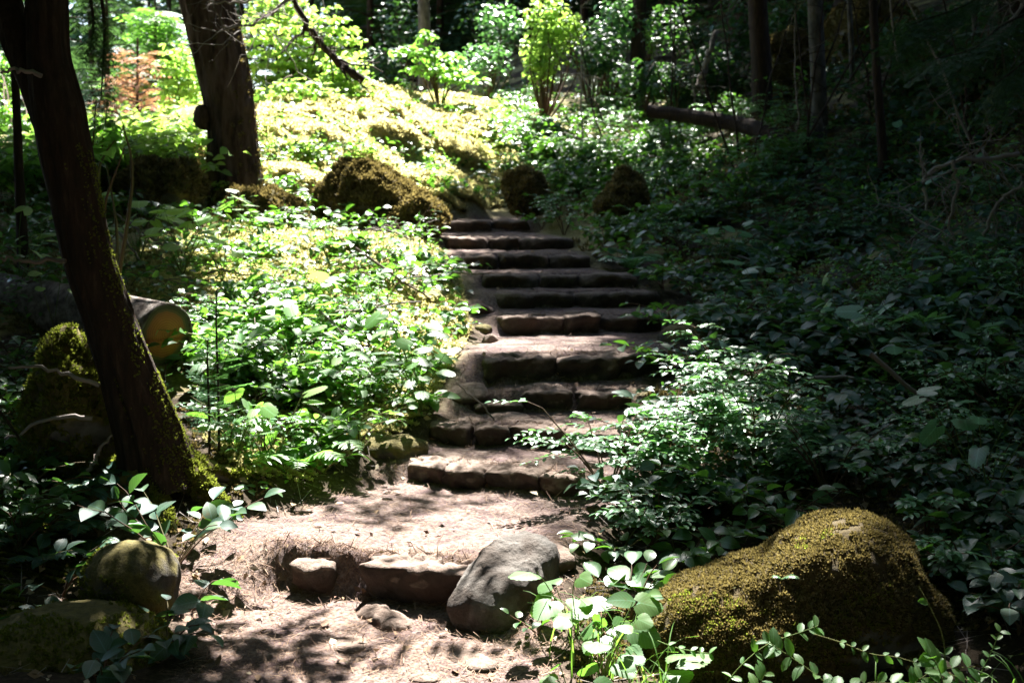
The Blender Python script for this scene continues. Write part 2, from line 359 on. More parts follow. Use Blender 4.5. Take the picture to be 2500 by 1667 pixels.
_pp = [(-.1, 4, -.03), (0.3, 4.6, 0), (-.7, 4.8, 0), (-.4, 5.7, .182), (.2, 6.0, .182), (.25, 6.9, .3), (.15, 7.5, .45), (.4, 8.6, .72), (.6, 9.8, .86), (.7, 10.8, 1.0), (.3, 12, 1.25), (.1, 14, 1.4), (-.1, 15.5, 1.5)]
CP = np.vstack([CP, _pp])
def _tps(r2): return .5 * r2 * np.log(r2 + 1e-9)
_n = len(CP); _d2 = ((CP[:, None, :2] - CP[None, :, :2]) ** 2).sum(-1)
_A = np.zeros((_n + 3, _n + 3)); _A[:_n, :_n] = _tps(_d2) + np.eye(_n) * .25
_A[:_n, _n] = 1; _A[:_n, _n + 1:] = CP[:, :2]; _A[_n, :_n] = 1; _A[_n + 1:, :_n] = CP[:, :2].T
_w = np.linalg.solve(_A, np.concatenate([CP[:, 2], np.zeros(3)]))
def base_h(x, y):
    sh = x.shape; q = np.stack([x.ravel(), y.ravel()], -1); r = np.zeros(len(q))
    for k in range(0, len(q), 20000):
        p = q[k:k + 20000]; r[k:k + 20000] = _tps(((p[:, None] - CP[None, :, :2]) ** 2).sum(-1)) @ _w[:_n] + _w[_n] + p @ _w[_n + 1:]
    return r.reshape(sh)
def spaced(lo, hi, a, b, fine, grow):
    m = list(np.arange(a, b, fine)); s = fine; v = m[-1]
    while v < hi: s *= grow; v += s; m.append(v)
    s = fine; v = m[0]; pre = []
    while v > lo: s *= grow; v -= s; pre.append(v)
    return np.array(pre[::-1] + m)
GX = spaced(-70, 70, -3.2, 4.2, .04, 1.09); GY = spaced(-25, 130, 3.4, 13.0, .04, 1.06)
_X, _Y = np.meshgrid(GX, GY, indexing='ij')
_mask = path_mask(_X, _Y)
_bh = base_h(_X, _Y) + (.07 + .17 * smooth(12, 15, _Y) * smooth(1.5, .3, _X) * smooth(25, 22, _Y)) * fbm(np.stack([_X * 1.7, _Y * 1.7, _X * 0], -1).reshape(-1, 3), 4).reshape(_X.shape) * (1 - _mask)
_ph = path_h(_X, _Y) + .006 + (.022 * fbm(np.stack([_X * 3.5, _Y * 3.5, _X * 0 + 5], -1).reshape(-1, 3), 5)).reshape(_X.shape)
_l = np.interp(_Y, _pe[:, 0], _pe[:, 1]); _r = np.interp(_Y, _pe[:, 0], _pe[:, 2])
_in = smooth(-.35, .08, np.minimum(_X - _l, _r - _X)) * smooth(17.5, 15.2, _Y)
HZ = _bh * (1 - _in) + _ph * _in
def ground_h(x, y):
    x = np.asarray(x, float); y = np.asarray(y, float)
    i = np.clip(np.searchsorted(GX, x) - 1, 0, len(GX) - 2); j = np.clip(np.searchsorted(GY, y) - 1, 0, len(GY) - 2)
    u = np.clip((x - GX[i]) / (GX[i + 1] - GX[i]), 0, 1); v = np.clip((y - GY[j]) / (GY[j + 1] - GY[j]), 0, 1)
    return (HZ[i, j] * (1 - u) + HZ[i + 1, j] * u) * (1 - v) + (HZ[i, j + 1] * (1 - u) + HZ[i + 1, j + 1] * u) * v
def ground_n(x, y, e=.06):
    return unit(np.stack([ground_h(x - e, y) - ground_h(x + e, y), ground_h(x, y - e) - ground_h(x, y + e), np.full(np.shape(x), 2 * e)], -1))
_marchY = 3.0 * (60 / 3.0) ** np.linspace(0, 1, 320)
def ground_hit(vx, vy):
    """where the ray through (vx, vy) meets the ground; nan where it does not"""
    vx = np.atleast_1d(np.asarray(vx, float)); vy = np.atleast_1d(np.asarray(vy, float))
    x, y, z = ray(vx, vy); X = (x / y)[:, None] * _marchY; Z = CZ + (z / y)[:, None] * _marchY
    below = Z < ground_h(X, np.broadcast_to(_marchY, X.shape))
    k = np.argmax(below, 1); ok = below.any(1); r = np.arange(len(vx))
    P = np.stack([X[r, k], _marchY[k], ground_h(X[r, k], _marchY[k])], -1); P[~ok] = np.nan
    return P
def in_poly(x, y, poly):
    p = np.asarray(poly, float); c = np.zeros(np.shape(x), bool); j = len(p) - 1
    for i in range(len(p)):
        a, b = p[i], p[j]
        with np.errstate(divide='ignore', invalid='ignore'):
            t = ((a[1] > y) != (b[1] > y)) & (x < (b[0] - a[0]) * (y - a[1]) / (b[1] - a[1] + 1e-12) + a[0])
        c ^= t; j = i
    return c
_moss = smooth(.4, -.6, _X) * .12 + .22 * smooth(11, 14, _Y) * smooth(2.5, .5, _X) * smooth(26, 22, _Y) - .25 * smooth(8, 6.5, _Y)
nx, ny = _X.shape
ii, jj = np.meshgrid(np.arange(nx - 1), np.arange(ny - 1), indexing='ij')
_F = np.stack([ii * ny + jj, (ii + 1) * ny + jj, (ii + 1) * ny + jj + 1, ii * ny + jj + 1], -1).reshape(-1, 4)
gm = mesh("ground", [(np.stack([_X, _Y, HZ], -1).reshape(-1, 3), _F, 0)], [M['ground']], True, {"trod": _mask.ravel(), "moss": _moss.ravel()})
obj("ground", gm, kind="structure")

# ------------------------------------------------------------------ stones
def blob(c, r, p=2.0, sub=4, rough=.10, freq=1.6, seed=0, rot=0.0, fine=.02, tilt=(0, 0)):
    d, F = ico(sub)
    k = (np.abs(d[:, 0] / r[0]) ** p + np.abs(d[:, 1] / r[1]) ** p + np.abs(d[:, 2] / r[2]) ** p) ** (-1 / p)
    V = d * k[:, None]; m = min(r)
    V = V + d * (rough * m * fbm(V / m * freq + seed * 7.7, 3))[:, None] + d * (fine * m * fbm(V / m * 7 + seed * 3.1, 3))[:, None]
    if rot or tilt != (0, 0):
        R = np.array((Matrix.Rotation(rot, 3, 'Z') @ Matrix.Rotation(tilt[0], 3, 'X') @ Matrix.Rotation(tilt[1], 3, 'Y'))); V = V @ R.T
    return V + np.asarray(c), F
ORD = ["lowest", "second", "third", "fourth", "fifth", "sixth", "seventh", "eighth", "ninth", "tenth", "topmost"]
EXTRA = ["its dark riser beside the grey boulder", "long slanting riser above the bright dirt landing", "three rough blocks in a row", "one small squared stone and low slabs", "two long flat slabs over a deep shadow",
         "sunlit top edges and three separate blocks", "long shaded slabs", "slabs half in shade", "long dark slabs in full shade", "dark blocks partly under leaves", "short dark block where the path ends"]
#  along the edge: (t0, t1, lift, drop)  for each stone
BLOCKS = [[(.06, .27, -.035, .12), (.44, 1.0, .004, .22)], [(.0, .17, .01, .16), (.175, .36, .0, .16), (.365, .62, .006, .18), (.625, .80, -.004, .18), (.81, 1.0, -.015, .18)],
          [(.0, .21, -.005, .16), (.225, .40, .0, .16), (.41, .68, .004, .16), (.69, 1.0, -.006, .16)], [(.0, .30, -.06, .10), (.32, .62, .008, .20), (.66, 1.0, -.005, .16)], [(.0, .40, .006, .22), (.41, 1.0, .0, .22)],
          [(.0, .37, .004, .19), (.385, .61, .010, .19), (.62, 1.0, -.01, .19)], [(.0, .45, .0, .18), (.455, 1.0, -.004, .18)], [(.0, .36, .004, .17), (.37, .62, -.004, .17), (.63, 1.0, .0, .17)],
          [(.0, .34, .0, .18), (.35, .7, .006, .18), (.71, 1.0, -.01, .18)], [(.0, .32, .004, .17), (.33, .56, .0, .17), (.57, 1.0, -.01, .17)], [(.0, .6, .0, .18), (.61, 1.0, .004, .18)]]
for i, s in enumerate(STEPS):
    A, B = s['A'].copy(), s['B'].copy(); mid = (A + B) / 2
    lab = f"{ORD[i]} stone step of the stair, {EXTRA[i]}"
    if i in (0, 10): lab = f"{ORD[i]} stone step of the forest stair, {EXTRA[i]}"
    root = thing("stone_step", lab, "step", (mid[0], mid[1], s['h0']), "rough stone steps climbing the trail")
    ang = math.atan2(B[1] - A[1], B[0] - A[0]); Lg = np.linalg.norm((B - A)[:2])
    for q, (t0, t1, lift, drop) in enumerate(BLOCKS[i]):
        w = (t1 - t0) * Lg; c = A + (B - A) * (t0 + t1) / 2; top = s['h1'] + lift
        dp = .17 + .04 * rng.random(); hh = drop + .04
        cc = np.array([c[0] - math.sin(ang) * dp * .9, c[1] + math.cos(ang) * dp * .9 + rng.normal(0, .018), top - hh / 2])
        V, F = blob((0, 0, 0), (w * .515, dp, hh / 2), 9, 5 if i < 6 else 4, .24, 1.2, seed=i * 5 + q, fine=.10)
        V += unit(V) * (.011 * (1 - 2 * np.abs(vnoise(V * 13 + i * 3 + q))) + .007 * vnoise(V * 31 + q))[:, None]
        V[:, 1] += .035 * vnoise(np.c_[V[:, 0] * 9, V[:, 2] * 7, V[:, 0] * 0 + i * 9 + q]) * (V[:, 1] < 0)
        V[:, 1] += np.clip(hh / 2 - V[:, 2], 0, 1) * .5 * (V[:, 1] < 0)
        R = np.array(Matrix.Rotation(ang + rng.normal(0, .03), 3, 'Z') @ Matrix.Rotation(rng.normal(0, .025), 3, 'Y')); V = V @ R.T + cc
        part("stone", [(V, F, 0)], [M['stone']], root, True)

TUFT = None
def tuft_tpl():
    vs, fs = [], []
    for k in range(5):
        a = k * 2 * np.pi / 5 + .3; ca, sa = math.cos(a), math.sin(a); o = .45 + .25 * (k % 2)
        b = len(vs)
        vs += [(-sa * .16, ca * .16, -.1), (sa * .16, -ca * .16, -.1), (ca * o + sa * .22, sa * o - ca * .22, .55), (ca * o - sa * .22, sa * o + ca * .22, .6), (ca * o * 1.25, sa * o * 1.25, .95)]
        fs += [(b, b + 1, b + 2), (b, b + 2, b + 3), (b + 3, b + 2, b + 4)]
    return np.array(vs), np.array(fs)
TUFT = tuft_tpl()
def moss_on(V, F, n, size, keep, root, name="moss", mat='mossleaf', sink=.3):
    """sprigs of moss on the faces of a stone where keep(point, normal) says so"""
    T = V[F[:, :3]]; nn = np.cross(T[:, 1] - T[:, 0], T[:, 2] - T[:, 0]); ar = np.linalg.norm(nn, axis=1); nn = unit(nn)
    k = rng.choice(len(F), n, p=ar / ar.sum()); u = rng.random((n, 2)); fl = u.sum(1) > 1; u[fl] = 1 - u[fl]
    P = T[k, 0] + u[:, :1] * (T[k, 1] - T[k, 0]) + u[:, 1:] * (T[k, 2] - T[k, 0]); N_ = nn[k]
    ok = keep(P, N_); P, N_ = P[ok], N_[ok]; n = len(P)
    sz = size * (.6 + .8 * rng.random(n)); up = unit(N_ + rng.normal(0, .35, (n, 3)) + [0, 0, .25])
    Mx = frames(rng.normal(0, 1, (n, 3)), up, sz)
    z = unit(up); d = unit(np.cross(z, rng.normal(0, 1, (n, 3)))); x = np.cross(d, z)
    Mx = np.stack([x, d, z], -1) * sz[:, None, None]
    v, f = inst(TUFT, Mx, P - N_ * (sz * sink * .3)[:, None])
    return part(name, [(v, f, 0)], [M[mat]], root, False, "stuff")
def mnoise(P, s, o=0): return fbm(P * s + o, 3)

def boulder(label, c, r, mat, p=2.2, sub=5, rough=.16, freq=1.2, seed=1, rot=0, moss=None, tilt=(0, 0), name="mossy_boulder", cat="boulder", group=None, fine=.03):
    V, F = blob(c, r, p, sub, rough, freq, seed, rot, fine, tilt)
    root = thing(name, label, cat, (c[0], c[1], c[2] - r[2] * .8), group)
    part("rock", [(V, F, 0)], [M[mat]], root, True)
    if moss: moss_on(V, F, moss[0], moss[1], moss[2], root, mat=moss[3] if len(moss) > 3 else 'mossleaf')
    return root
# big mossy boulder in the right foreground: a high rounded lump and a lower shelf to its left
bc = at(1827, 1430, 4.75); d, F = ico(6)
def ellip(c, r): 
    o = -np.asarray(c, float) / r; dd = d / r; a = (dd ** 2).sum(1); b = (dd * o).sum(1); cc = (o ** 2).sum() - 1
    return (-b + np.sqrt(np.maximum(b * b - a * cc, 0))) / a
r1 = ellip((.15, -.04, .10), np.array([.37, .40, .385])); r2 = ellip((-.24, -.09, -.02), np.array([.36, .37, .27]))
_q = d / np.where(d[:, 2:] > 0, np.array([.56, .35, .24]), np.array([.60, .32, .42])); r3 = (np.abs(_q) ** 2.6).sum(1) ** (-1 / 2.6)
rr = np.log(np.exp(12 * r1) + np.exp(12 * r2) + np.exp(12 * r3)) / 12 - .055
V = d * rr[:, None]; V = V + d * (.085 * fbm(V * 3.4 + 3, 4) + .02 * fbm(V * 16, 3))[:, None] + bc
root = thing("mossy_boulder", "largest boulder, thick with golden brown moss, lower right beside the trail", "boulder", (bc[0], bc[1], bc[2] - .45))
part("rock", [(V, F, 0)], [M['darkmoss']], root, True)
moss_on(V, F, 26000, .0125, lambda P, N: (N[:, 1] < .55) & (mnoise(P, 3.5, 2) + N[:, 2] * .9 > -.4) & (mnoise(P, 12, 9) > -.38), root)
moss_on(V, F, 14000, .0115, lambda P, N: (N[:, 1] < .55) & (mnoise(P, 3, 31) > .05) & (N[:, 2] > -.1), root, mat='mossgreen')
# grey boulder at the path's right side by the lowest step
c = at(1165, 1335, 5.0)
boulder("smooth grey boulder jutting into the path at the right end of the lowest step", c + [.0, .10, -.06], (.165, .30, .165), 'rock', 2.8, 5, .22, 1.0, 4, -.55, tilt=(.28, .1), fine=.09, name="grey_boulder")
# left foreground
c = at(285, 1345, 4.9)
boulder("rounded bald topped boulder with thin moss beside the path, lower left", c + [0, .1, -.03], (.185, .2, .19), 'halfmoss', 2.4, 5, .16, 1.2, 11, .2,
        (2600, .011, lambda P, N: (mnoise(P, 7, 4) > .05) & (N[:, 1] < .4) & (N[:, 2] < .75), 'mossgreen'))
c = at(120, 1520, 4.5)
boulder("low dark mossy boulder in the bottom left corner below the rounded one", c + [0, .1, -.05], (.42, .34, .22), 'mossrock', 2.2, 5, .18, 1.2, 13, .3,
        (5000, .011, lambda P, N: (mnoise(P, 5, 1) > -.25) & (N[:, 1] < .5), 'mossgreen'))
# boulders by the top of the steps
for lab, (vx, vy, Y), r, sd, mo in [
    ("large golden mossy boulder left of the topmost stone step", (850, 470, 13.0), (.52, .55, .40), 21, 4600),
    ("low shoulder of golden moss between the large boulder and the topmost step", (935, 505, 12.7), (.36, .4, .26), 30, 2600),
    ("mossy boulder just right of and above the topmost stone step", (1210, 437, 15.4), (.27, .27, .26), 22, 1800),
    ("dark dome shaped mossy boulder standing right of the topmost steps", (1435, 470, 14.0), (.27, .25, .33), 23, 2000),
    ("mossy boulder in shade below the leaning fir trunk, behind the cut log", (370, 432, 11.8), (.46, .4, .24), 24, 2000),
    ("dark boulder with leaves on it, directly under the leaning fir's foot", (410, 380, 13.5), (.34, .3, .2), 25, 1000),
    ("tall moss covered boulder between two trunks high on the shaded right slope", (1815, 175, 18.5), (.33, .4, .62), 26, 3000),
    ("broad moss hung rock face behind the slender grey trunk at upper right", (2000, 140, 19.5), (1.0, .6, 1.0), 27, 6200),
    ("mossy hummock with leaves over it at the left edge of the steps", (590, 490, 12.2), (.42, .4, .24), 28, 2000),
    ("mossy hummock beside the leaning tree, its top lit by a sunbeam", (175, 1000, 6.2), (.24, .24, .50), 29, 3600)]:
    boulder(lab, at(vx, vy, Y), r, 'mossrock', 2.1, 5, .5, 1.4, sd, .2 * sd, (mo, .038 if sd != 29 else .02, lambda P, N: (mnoise(P, 3, 1) + N[:, 2] * .7 > -.45) & (N[:, 1] < .6), 'mossleaf' if sd != 29 else 'mossgreen'), fine=.08)
# slabs and stones bedded in the path
slabs = [("flat grey stone slab lying on the dirt at the left of the seventh step", (1105, 700, 9.75), (.10, .22, .04), 31, (.3, .25)),
         ("upright wedge of stone in the bare dirt left of the sixth step", (1128, 777, 9.0), (.055, .06, .075), 32, (0, .4)),
         ("small dark stone at the dirt's edge left of the sixth step", (1110, 744, 9.3), (.07, .06, .045), 33, (0, 0)),
         ("pale slab of rock at the left end of the fourth step", (1075, 900, 7.75), (.12, .13, .035), 34, (.1, .3)),
         ("low flat slab in front of the small squared stone", (1160, 935, 7.55), (.18, .10, .03), 35, (.1, 0)),
         ("dark stone bedded in the bank left of the third step", (905, 985, 7.0), (.2, .16, .09), 36, (0, 0)),
         ("broken brown stone on the path in front of the lowest step", (905, 1385, 4.95), (.085, .09, .05), 37, (.3, .3)),
         ("flat grey stone bedded in the middle of the path", (805, 1447, 4.75), (.11, .07, .012), 38, (0, 0)),
         ("long flat grey stone bedded in the path near the bottom", (1085, 1520, 4.55), (.13, .07, .012), 39, (0, 0)),
         ("round pale stone bedded at the very bottom of the path", (975, 1540, 4.4), (.06, .05, .010), 40, (0, 0)),
         ("squarish dark clod of stone at the left end of the lowest step", (860, 1345, 5.05), (.07, .08, .05), 41, (0, .3)),
         ("mossy stone behind the third step's right end", (1580, 790, 9.0), (.22, .2, .14), 42, (0, 0)),
         ("stone under the round leaves right of the lowest step", (1240, 1290, 5.35), (.16, .15, .05), 43, (.1, 0))]
for lab, (vx, vy, Y), r, sd, tl in slabs:
    P = at(vx, vy, Y); gz = float(ground_h(P[0], P[1])); P[2] = gz - r[2] * .25
    V, F = blob(P, r, 2.8, 4, .25, 1.2, sd, sd * .7, .05, tl)
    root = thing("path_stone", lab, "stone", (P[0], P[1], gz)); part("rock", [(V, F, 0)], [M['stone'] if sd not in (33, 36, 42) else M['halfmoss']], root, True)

for k, (lab, (vx, vy), r) in enumerate([("pale dry moss hummock high on the left of the bright mound", (700, 320), (.55, .5, .30)), ("pale moss hummock in the middle of the bright mound over a dark hollow", (890, 330), (.6, .5, .34)), ("pale moss hummock on the right of the bright mound above the steps", (1040, 340), (.55, .5, .30)),
        ("small pale moss hummock low on the bright mound, left of the large boulder", (660, 420), (.45, .4, .24)), ("pale moss hummock right behind the large golden mossy boulder", (960, 420), (.5, .45, .26)), ("pale moss hummock near the crest of the bright mound", (850, 250), (.6, .5, .26))]):
    Pg = ground_hit(vx, vy)[0]; Pg[2] -= r[2] * .5
    boulder(lab, Pg, r, 'drymoss_sunlit', 2.1, 4, .5, 1.3, 60 + k, k * .8, (3400, .040, lambda P, N: (mnoise(P, 3, 1) > -.6) & (N[:, 1] < .7), 'mossdry_sunlit'), fine=.1, name="moss_hummock", cat="hummock")
# ------------------------------------------------------------------ gaps cut into the canopy to put sun on chosen patches and spots
def ground_patch(view, n=8):
    v = np.asarray(view, float); q = []
    for a, b in zip(v, np.roll(v, -1, 0)):
        for t in np.linspace(0, 1, n, endpoint=False): q.append(a + (b - a) * t)
    q = np.array(q); P = ground_hit(q[:, 0], q[:, 1]); return P[~np.isnan(P[:, 0]), :2]
GAPS = [(ground_patch(v), o) for v, o in [
    ([(470, 470), (480, 320), (600, 240), (900, 205), (1120, 240), (1150, 420), (960, 490), (760, 450)], 1.0),
    ([(285, 560), (560, 520), (980, 545), (1050, 640), (1090, 720), (1010, 900), (820, 1010), (620, 1120), (560, 1000), (480, 860), (470, 690)], .97),
    ([(560, 1150), (800, 1090), (940, 1000), (1010, 960), (1380, 960), (1420, 1100), (1340, 1200), (1260, 1300), (700, 1290), (600, 1240)], .87),
    ([(1040, 860), (1100, 730), (1150, 728), (1520, 728), (1480, 815), (1080, 815)], .97),
    ([(1000, 960), (1050, 830), (1440, 830), (1400, 960)], .62),
    ([(540, 1300), (1250, 1300), (1290, 1567), (460, 1567)], .33),
    ([(1330, 1000), (1450, 860), (1800, 840), (1960, 960), (2060, 1090), (1750, 1120), (1500, 1250), (1330, 1180)], .97),
    ([(1090, 430), (1090, 210), (1500, 210), (1800, 300), (1720, 420), (1500, 440)], .94),
    ([(1500, 300), (1900, 330), (2050, 420), (1700, 560), (1400, 560)], .72),
    ([(1000, 560), (1040, 480), (1250, 490), (1350, 620), (1150, 640)], .25),
    ([(330, 1120), (500, 1120), (520, 1300), (340, 1300)], .2)]]
SPOTS = [(at(1890, 1190, 4.7), .34, .95), (at(1990, 1270, 4.5), .28, .9), (at(1815, 150, 18.3), .5, .8), (at(1950, 120, 19), .6, .8), (at(2010, 220, 19), .5, .7), (at(2020, 950, 6.4), .2, .5), (at(1870, 750, 8), .25, .4), (at(1350, 1300, 4.8), .36, .8), (at(1400, 1450, 4.4), .36, .72), (at(1650, 1540, 4.0), .3, .8), (at(1950, 1520, 3.95), .36, .8), (at(2230, 1540, 4.0), .3, .8),
         (at(190, 880, 6.1), .3, .97), (at(1560, 960, 6.5), .55, .97), (at(1800, 960, 6.6), .5, .95), (at(1420, 960, 6.4), .4, .95), (at(1650, 1080, 6.3), .5, .95), (at(2120, 1180, 5.2), .3, .5), (at(420, 1180, 5.3), .3, .2), (at(330, 690, 7.8), .65, 1.0), (at(430, 740, 7.6), .25, .9),
         (at(430, 900, 6.6), .3, .9), (at(1680, 880, 7.0), .3, .7)]
def light_kept(P):
    """0..1 for each point: share of foliage left out there to let sun onto chosen ground and spots"""
    t = np.zeros(len(P)); done = np.zeros(len(P), bool); G = P.copy()
    for k in range(70):
        Q = P - SUN * (k * .45); hit = (~done) & (Q[:, 2] < ground_h(Q[:, 0], Q[:, 1]) + .12); G[hit] = Q[hit]; done |= hit
    G[~done] = P[~done] - SUN * 31
    o = np.zeros(len(P)) + np.where(fbm(np.c_[G[:, :2] * 1.1, G[:, :1] * 0], 2) > .5, .92, .05)
    for poly, v in GAPS:
        o = np.where(in_poly(G[:, 0], G[:, 1], poly), np.maximum(o, v), o)
    o = np.where((G[:, 1] > 17) & (G[:, 0] < .8), 1.0, o)          # the open ground behind the mound
    for c, r, v in SPOTS:
        w = P - c; a = w @ SUN; dist = np.linalg.norm(w - a[:, None] * SUN, axis=1); o = np.where((dist < r) & (a > 0), np.maximum(o, v), o)
    return o
def spray_tpl(nb, wid, side):
    """a flat conifer spray of unit length: side twigs clothed in needles"""
    V, F = [], []; r = np.random.default_rng(nb)
    for k in range(nb):
        t = .08 + r.normal(0, .03) + .9 * (k // 2) / max(1, nb // 2 - 1); sg = 1 if k % 2 else -1
        L = (side * (1.05 - t) + .08) * r.uniform(.6, 1.3); a = .95 + r.normal(0, .22)
        p = np.array([0, t - .08, -.10 * t * t]); q = p + [sg * L * math.sin(a), L * math.cos(a), -.12 * L]
        m = (p + q) / 2; nrm = np.array([math.cos(a) * sg, -math.sin(a), 0]) * wid * .5
        b = len(V); V += [p - nrm * .3, m - nrm, q, m + nrm + [0, 0, .01]]; F.append((b, b + 1, b + 2, b + 3))
    return np.array(V), np.array(F)
SPRAY = spray_tpl(18, .085, .42)
def fine_spray_tpl():
    V, F = [], []
    for k in range(9):
        t = k / 9; sg = (-1) ** k; L = .34 * (1.1 - t)
        for j in range(7):
            s = j / 6; c = np.array([sg * L * s * .85, t + L * s * .55, -.08 * (t + s * .4)])
            for e in (-1, 1):
                dd = np.array([sg * .45 * .5 - .0, .05, 0]) * .13 + np.array([-sg * .35, .8, 0]) * .075 * e
                w = np.array([.006, 0, .004]); b = len(V)
                V += [c - w, c + w, c + dd]; F.append((b, b + 1, b + 2))
    return np.array(V), np.array(F)
FINE = fine_spray_tpl()
def limbs_of(base, top, z0, z1, n, Lmax, droop=.25, gap=True, tpl=SPRAY, size=.9, step=.2, shape=.5, seed=0, lim=None, lowfade=False):
    """limbs with sprays round a trunk running base -> top between heights z0 and z1 above the base"""
    r = np.random.default_rng(seed); H = top[2] - base[2]; tubes, TT, DD, SS = [], [], [], []
    for k in range(n):
        f = (z0 + (z1 - z0) * ((k + r.random() * .6) / n)) / H
        o = base + (top - base) * f; az = k * 2.4 + r.normal(0, .4)
        L = Lmax * (1 - shape * (f * H - z0) / max(z1 - z0, .1)) * (.7 + .45 * r.random())
        d = np.array([math.cos(az), math.sin(az), 0])
        s = np.linspace(0, 1, 6)[:, None]
        P = o + d * L * s + np.array([0, 0, 1.]) * L * (.18 * s - droop * s ** 2) + r.normal(0, .03 * L, (6, 3)) * s
        tubes.append(tube(P, np.linspace(.035, .006, 6) * (L / 3) ** .5, 4))
        m = max(3, int(L / step)); u = .12 + .88 * (np.arange(m) + r.random(m)) / m
        q = np.stack([np.interp(u, s[:, 0], P[:, c]) for c in range(3)], -1)
        sg = np.where(np.arange(m) % 2, 1, -1); side = np.cross(d, [0, 0, 1.])
        dirs = unit(d * .7 + side * (sg * .75)[:, None] + r.normal(0, .18, (m, 3)) + [0, 0, -.12])
        TT.append(q); DD.append(dirs); SS.append(size * (1.15 - .6 * u) * (.75 + .5 * r.random(m)))
    T = np.concatenate(TT); D = np.concatenate(DD); Z = np.concatenate(SS)
    if gap:
        ok = r.random(len(T)) > light_kept(T + D * (Z * .4)[:, None]); T, D, Z = T[ok], D[ok], Z[ok]
    if lim is not None:
        ok = lim(T); T, D, Z = T[ok], D[ok], Z[ok]
    N_ = unit(np.array([0, 0, 1.]) + r.normal(0, .22, (len(T), 3)))
    v, f = inst(tpl, frames(D, N_, Z), T)
    return join(tubes), (v, f)
def trunk_mesh(P, R, k=18, seed=0, amp=.08, flare=0, n=60):
    C = curve(np.c_[P, np.asarray(R)[:, None]], n); p, r = C[:, :3], C[:, 3].copy()
    if flare: r = r * (1 + flare * np.exp(-np.linspace(0, 1, n) * 16))
    V, F = tube(p, r, k); a = np.repeat(p, k, 0); d = V - a; rr = np.linalg.norm(d, axis=1, keepdims=True)
    ang = np.arctan2(d[:, 1], d[:, 0]); q = np.c_[np.cos(ang) * (3.2 if k < 40 else 5), np.sin(ang) * (3.2 if k < 40 else 5), V[:, 2] * 1.6]
    ridge = fbm(q + seed * 5, 4); V = a + d * (1 + amp * ridge + amp * .6 * fbm(q * [3, 3, 1.2] + seed, 3))[:, None]
    return V, F
def above_frame(T, m=.35):
    return T[:, 2] > CZ + .17 * T[:, 1] + m

# ------------------------------------------------------------------ the leaning tree in the left foreground
pts = [(372, 1120, 6.0, 80), (345, 1010, 6.0, 74), (292, 850, 6.0, 63), (247, 720, 6.0, 58), (206, 600, 6.0, 57), (166, 420, 6.0, 57), (137, 270, 6.0, 58), (112, 130, 6.02, 48), (108, 0, 6.05, 46), (100, -300, 6.2, 42), (60, -900, 6.6, 36)]
P = np.array([at(*p[:3]) for p in pts]); R = np.array([p[3] * KV * 6 / FPX for p in pts])
root = thing("leaning_tree", "dark forked tree leaning across the left foreground with mossy roots beside the path", "tree", P[0])
V, F = trunk_mesh(P, R, 72, 3, .11, .35, 260); part("trunk", [(V, F, 0)], [M['bark']], root, True)
trunkV, trunkF = V, F
P2 = np.array([at(*p) for p in [(125, 300, 6.0), (85, 190, 6.05), (40, 90, 6.1), (8, -10, 6.2), (-60, -300, 6.5), (-200, -900, 7)]])
V, F = trunk_mesh(P2, np.array([40, 40, 38, 36, 32, 26]) * KV * 6 / FPX, 56, 5, .11, 0, 160); part("fork", [(V, F, 0)], [M['bark']], root, True)
def rootlike(name, vp, rad, Y, seed, lit_n=900):
    P = np.array([at(x, y, yy) for x, y, yy in vp]); V, F = trunk_mesh(P, np.array(rad) * KV * Y / FPX, 14, seed, .18, 0, 40)
    o = part(name, [(V, F, 0)], [M['mossrock']], root, True)
    moss_on(V, F, lit_n, .018, lambda P, N: (N[:, 1] < .6) & (mnoise(P, 6, 2) > -.35), root, mat='mossgreen')
def grounded(x0, y0, pts, rad, seed, n):
    P = []
    for (x, y, dz) in pts: P.append((x, y, float(ground_h(x, y)) + dz))
    P = np.array(P); V, F = trunk_mesh(P, np.array(rad), 14, seed, .25, 0, 40); part("root", [(V, F, 0)], [M['mossrock']], root, True)
    moss_on(V, F, n, .018, lambda P, N: (mnoise(P, 6, 2) > -.05), root, mat='mossgreen')
_b = at(372, 1090, 6.0)
for k, (dx, dy, L) in enumerate([(-.8, -.75, .6), (.35, -.9, .42), (.95, -.3, .46), (-1, .1, .5), (.8, .6, .5)]):
    q = [( _b[0] + dx * L * t + .05 * math.sin(k * 3 + t * 4), _b[1] + dy * L * t, .16 * (1 - t) ** 2 - .02 * t) for t in (0.08, .35, .65, 1)]
    grounded(0, 0, q, [.085, .06, .04, .02], 31 + k, 700)
moss_on(trunkV, trunkF, 16000, .0075, lambda P, N: (N[:, 0] > .55 - .25 * (P[:, 2] < .9)) & (P[:, 2] < 2.5) & (mnoise(P, 5, 2) + (1.2 - P[:, 2]) * .35 > -.1), root, mat='mossgreen')
tubes, crown = limbs_of(P[7], P[10], 1.0, 2.6, 16, 3.0, seed=2, lim=lambda T: above_frame(T, .1))
part("crown", [(*tubes, 1), (*crown, 0)], [M['needle'], M['bark']], root)
for k, vp in enumerate([[(15, 845), (90, 842), (150, 858), (225, 880)], [(10, 1012), (80, 975), (150, 955), (215, 962)], [(255, 1000), (225, 1040), (205, 1080)], [(150, 1190), (190, 1230), (235, 1290), (262, 1330)], [(0, 165), (40, 160), (90, 170)], [(5, 590), (60, 596), (150, 598)]]):
    Pp = curve([at(x, y, 5.85 - .1 * (k == 3)) for x, y in vp], 14) + rng.normal(0, .006, (14, 3))
    part("dead_branch", [(*tube(Pp, np.linspace(.006, .012, 14), 5), 0)], [M['twig']], root, True)

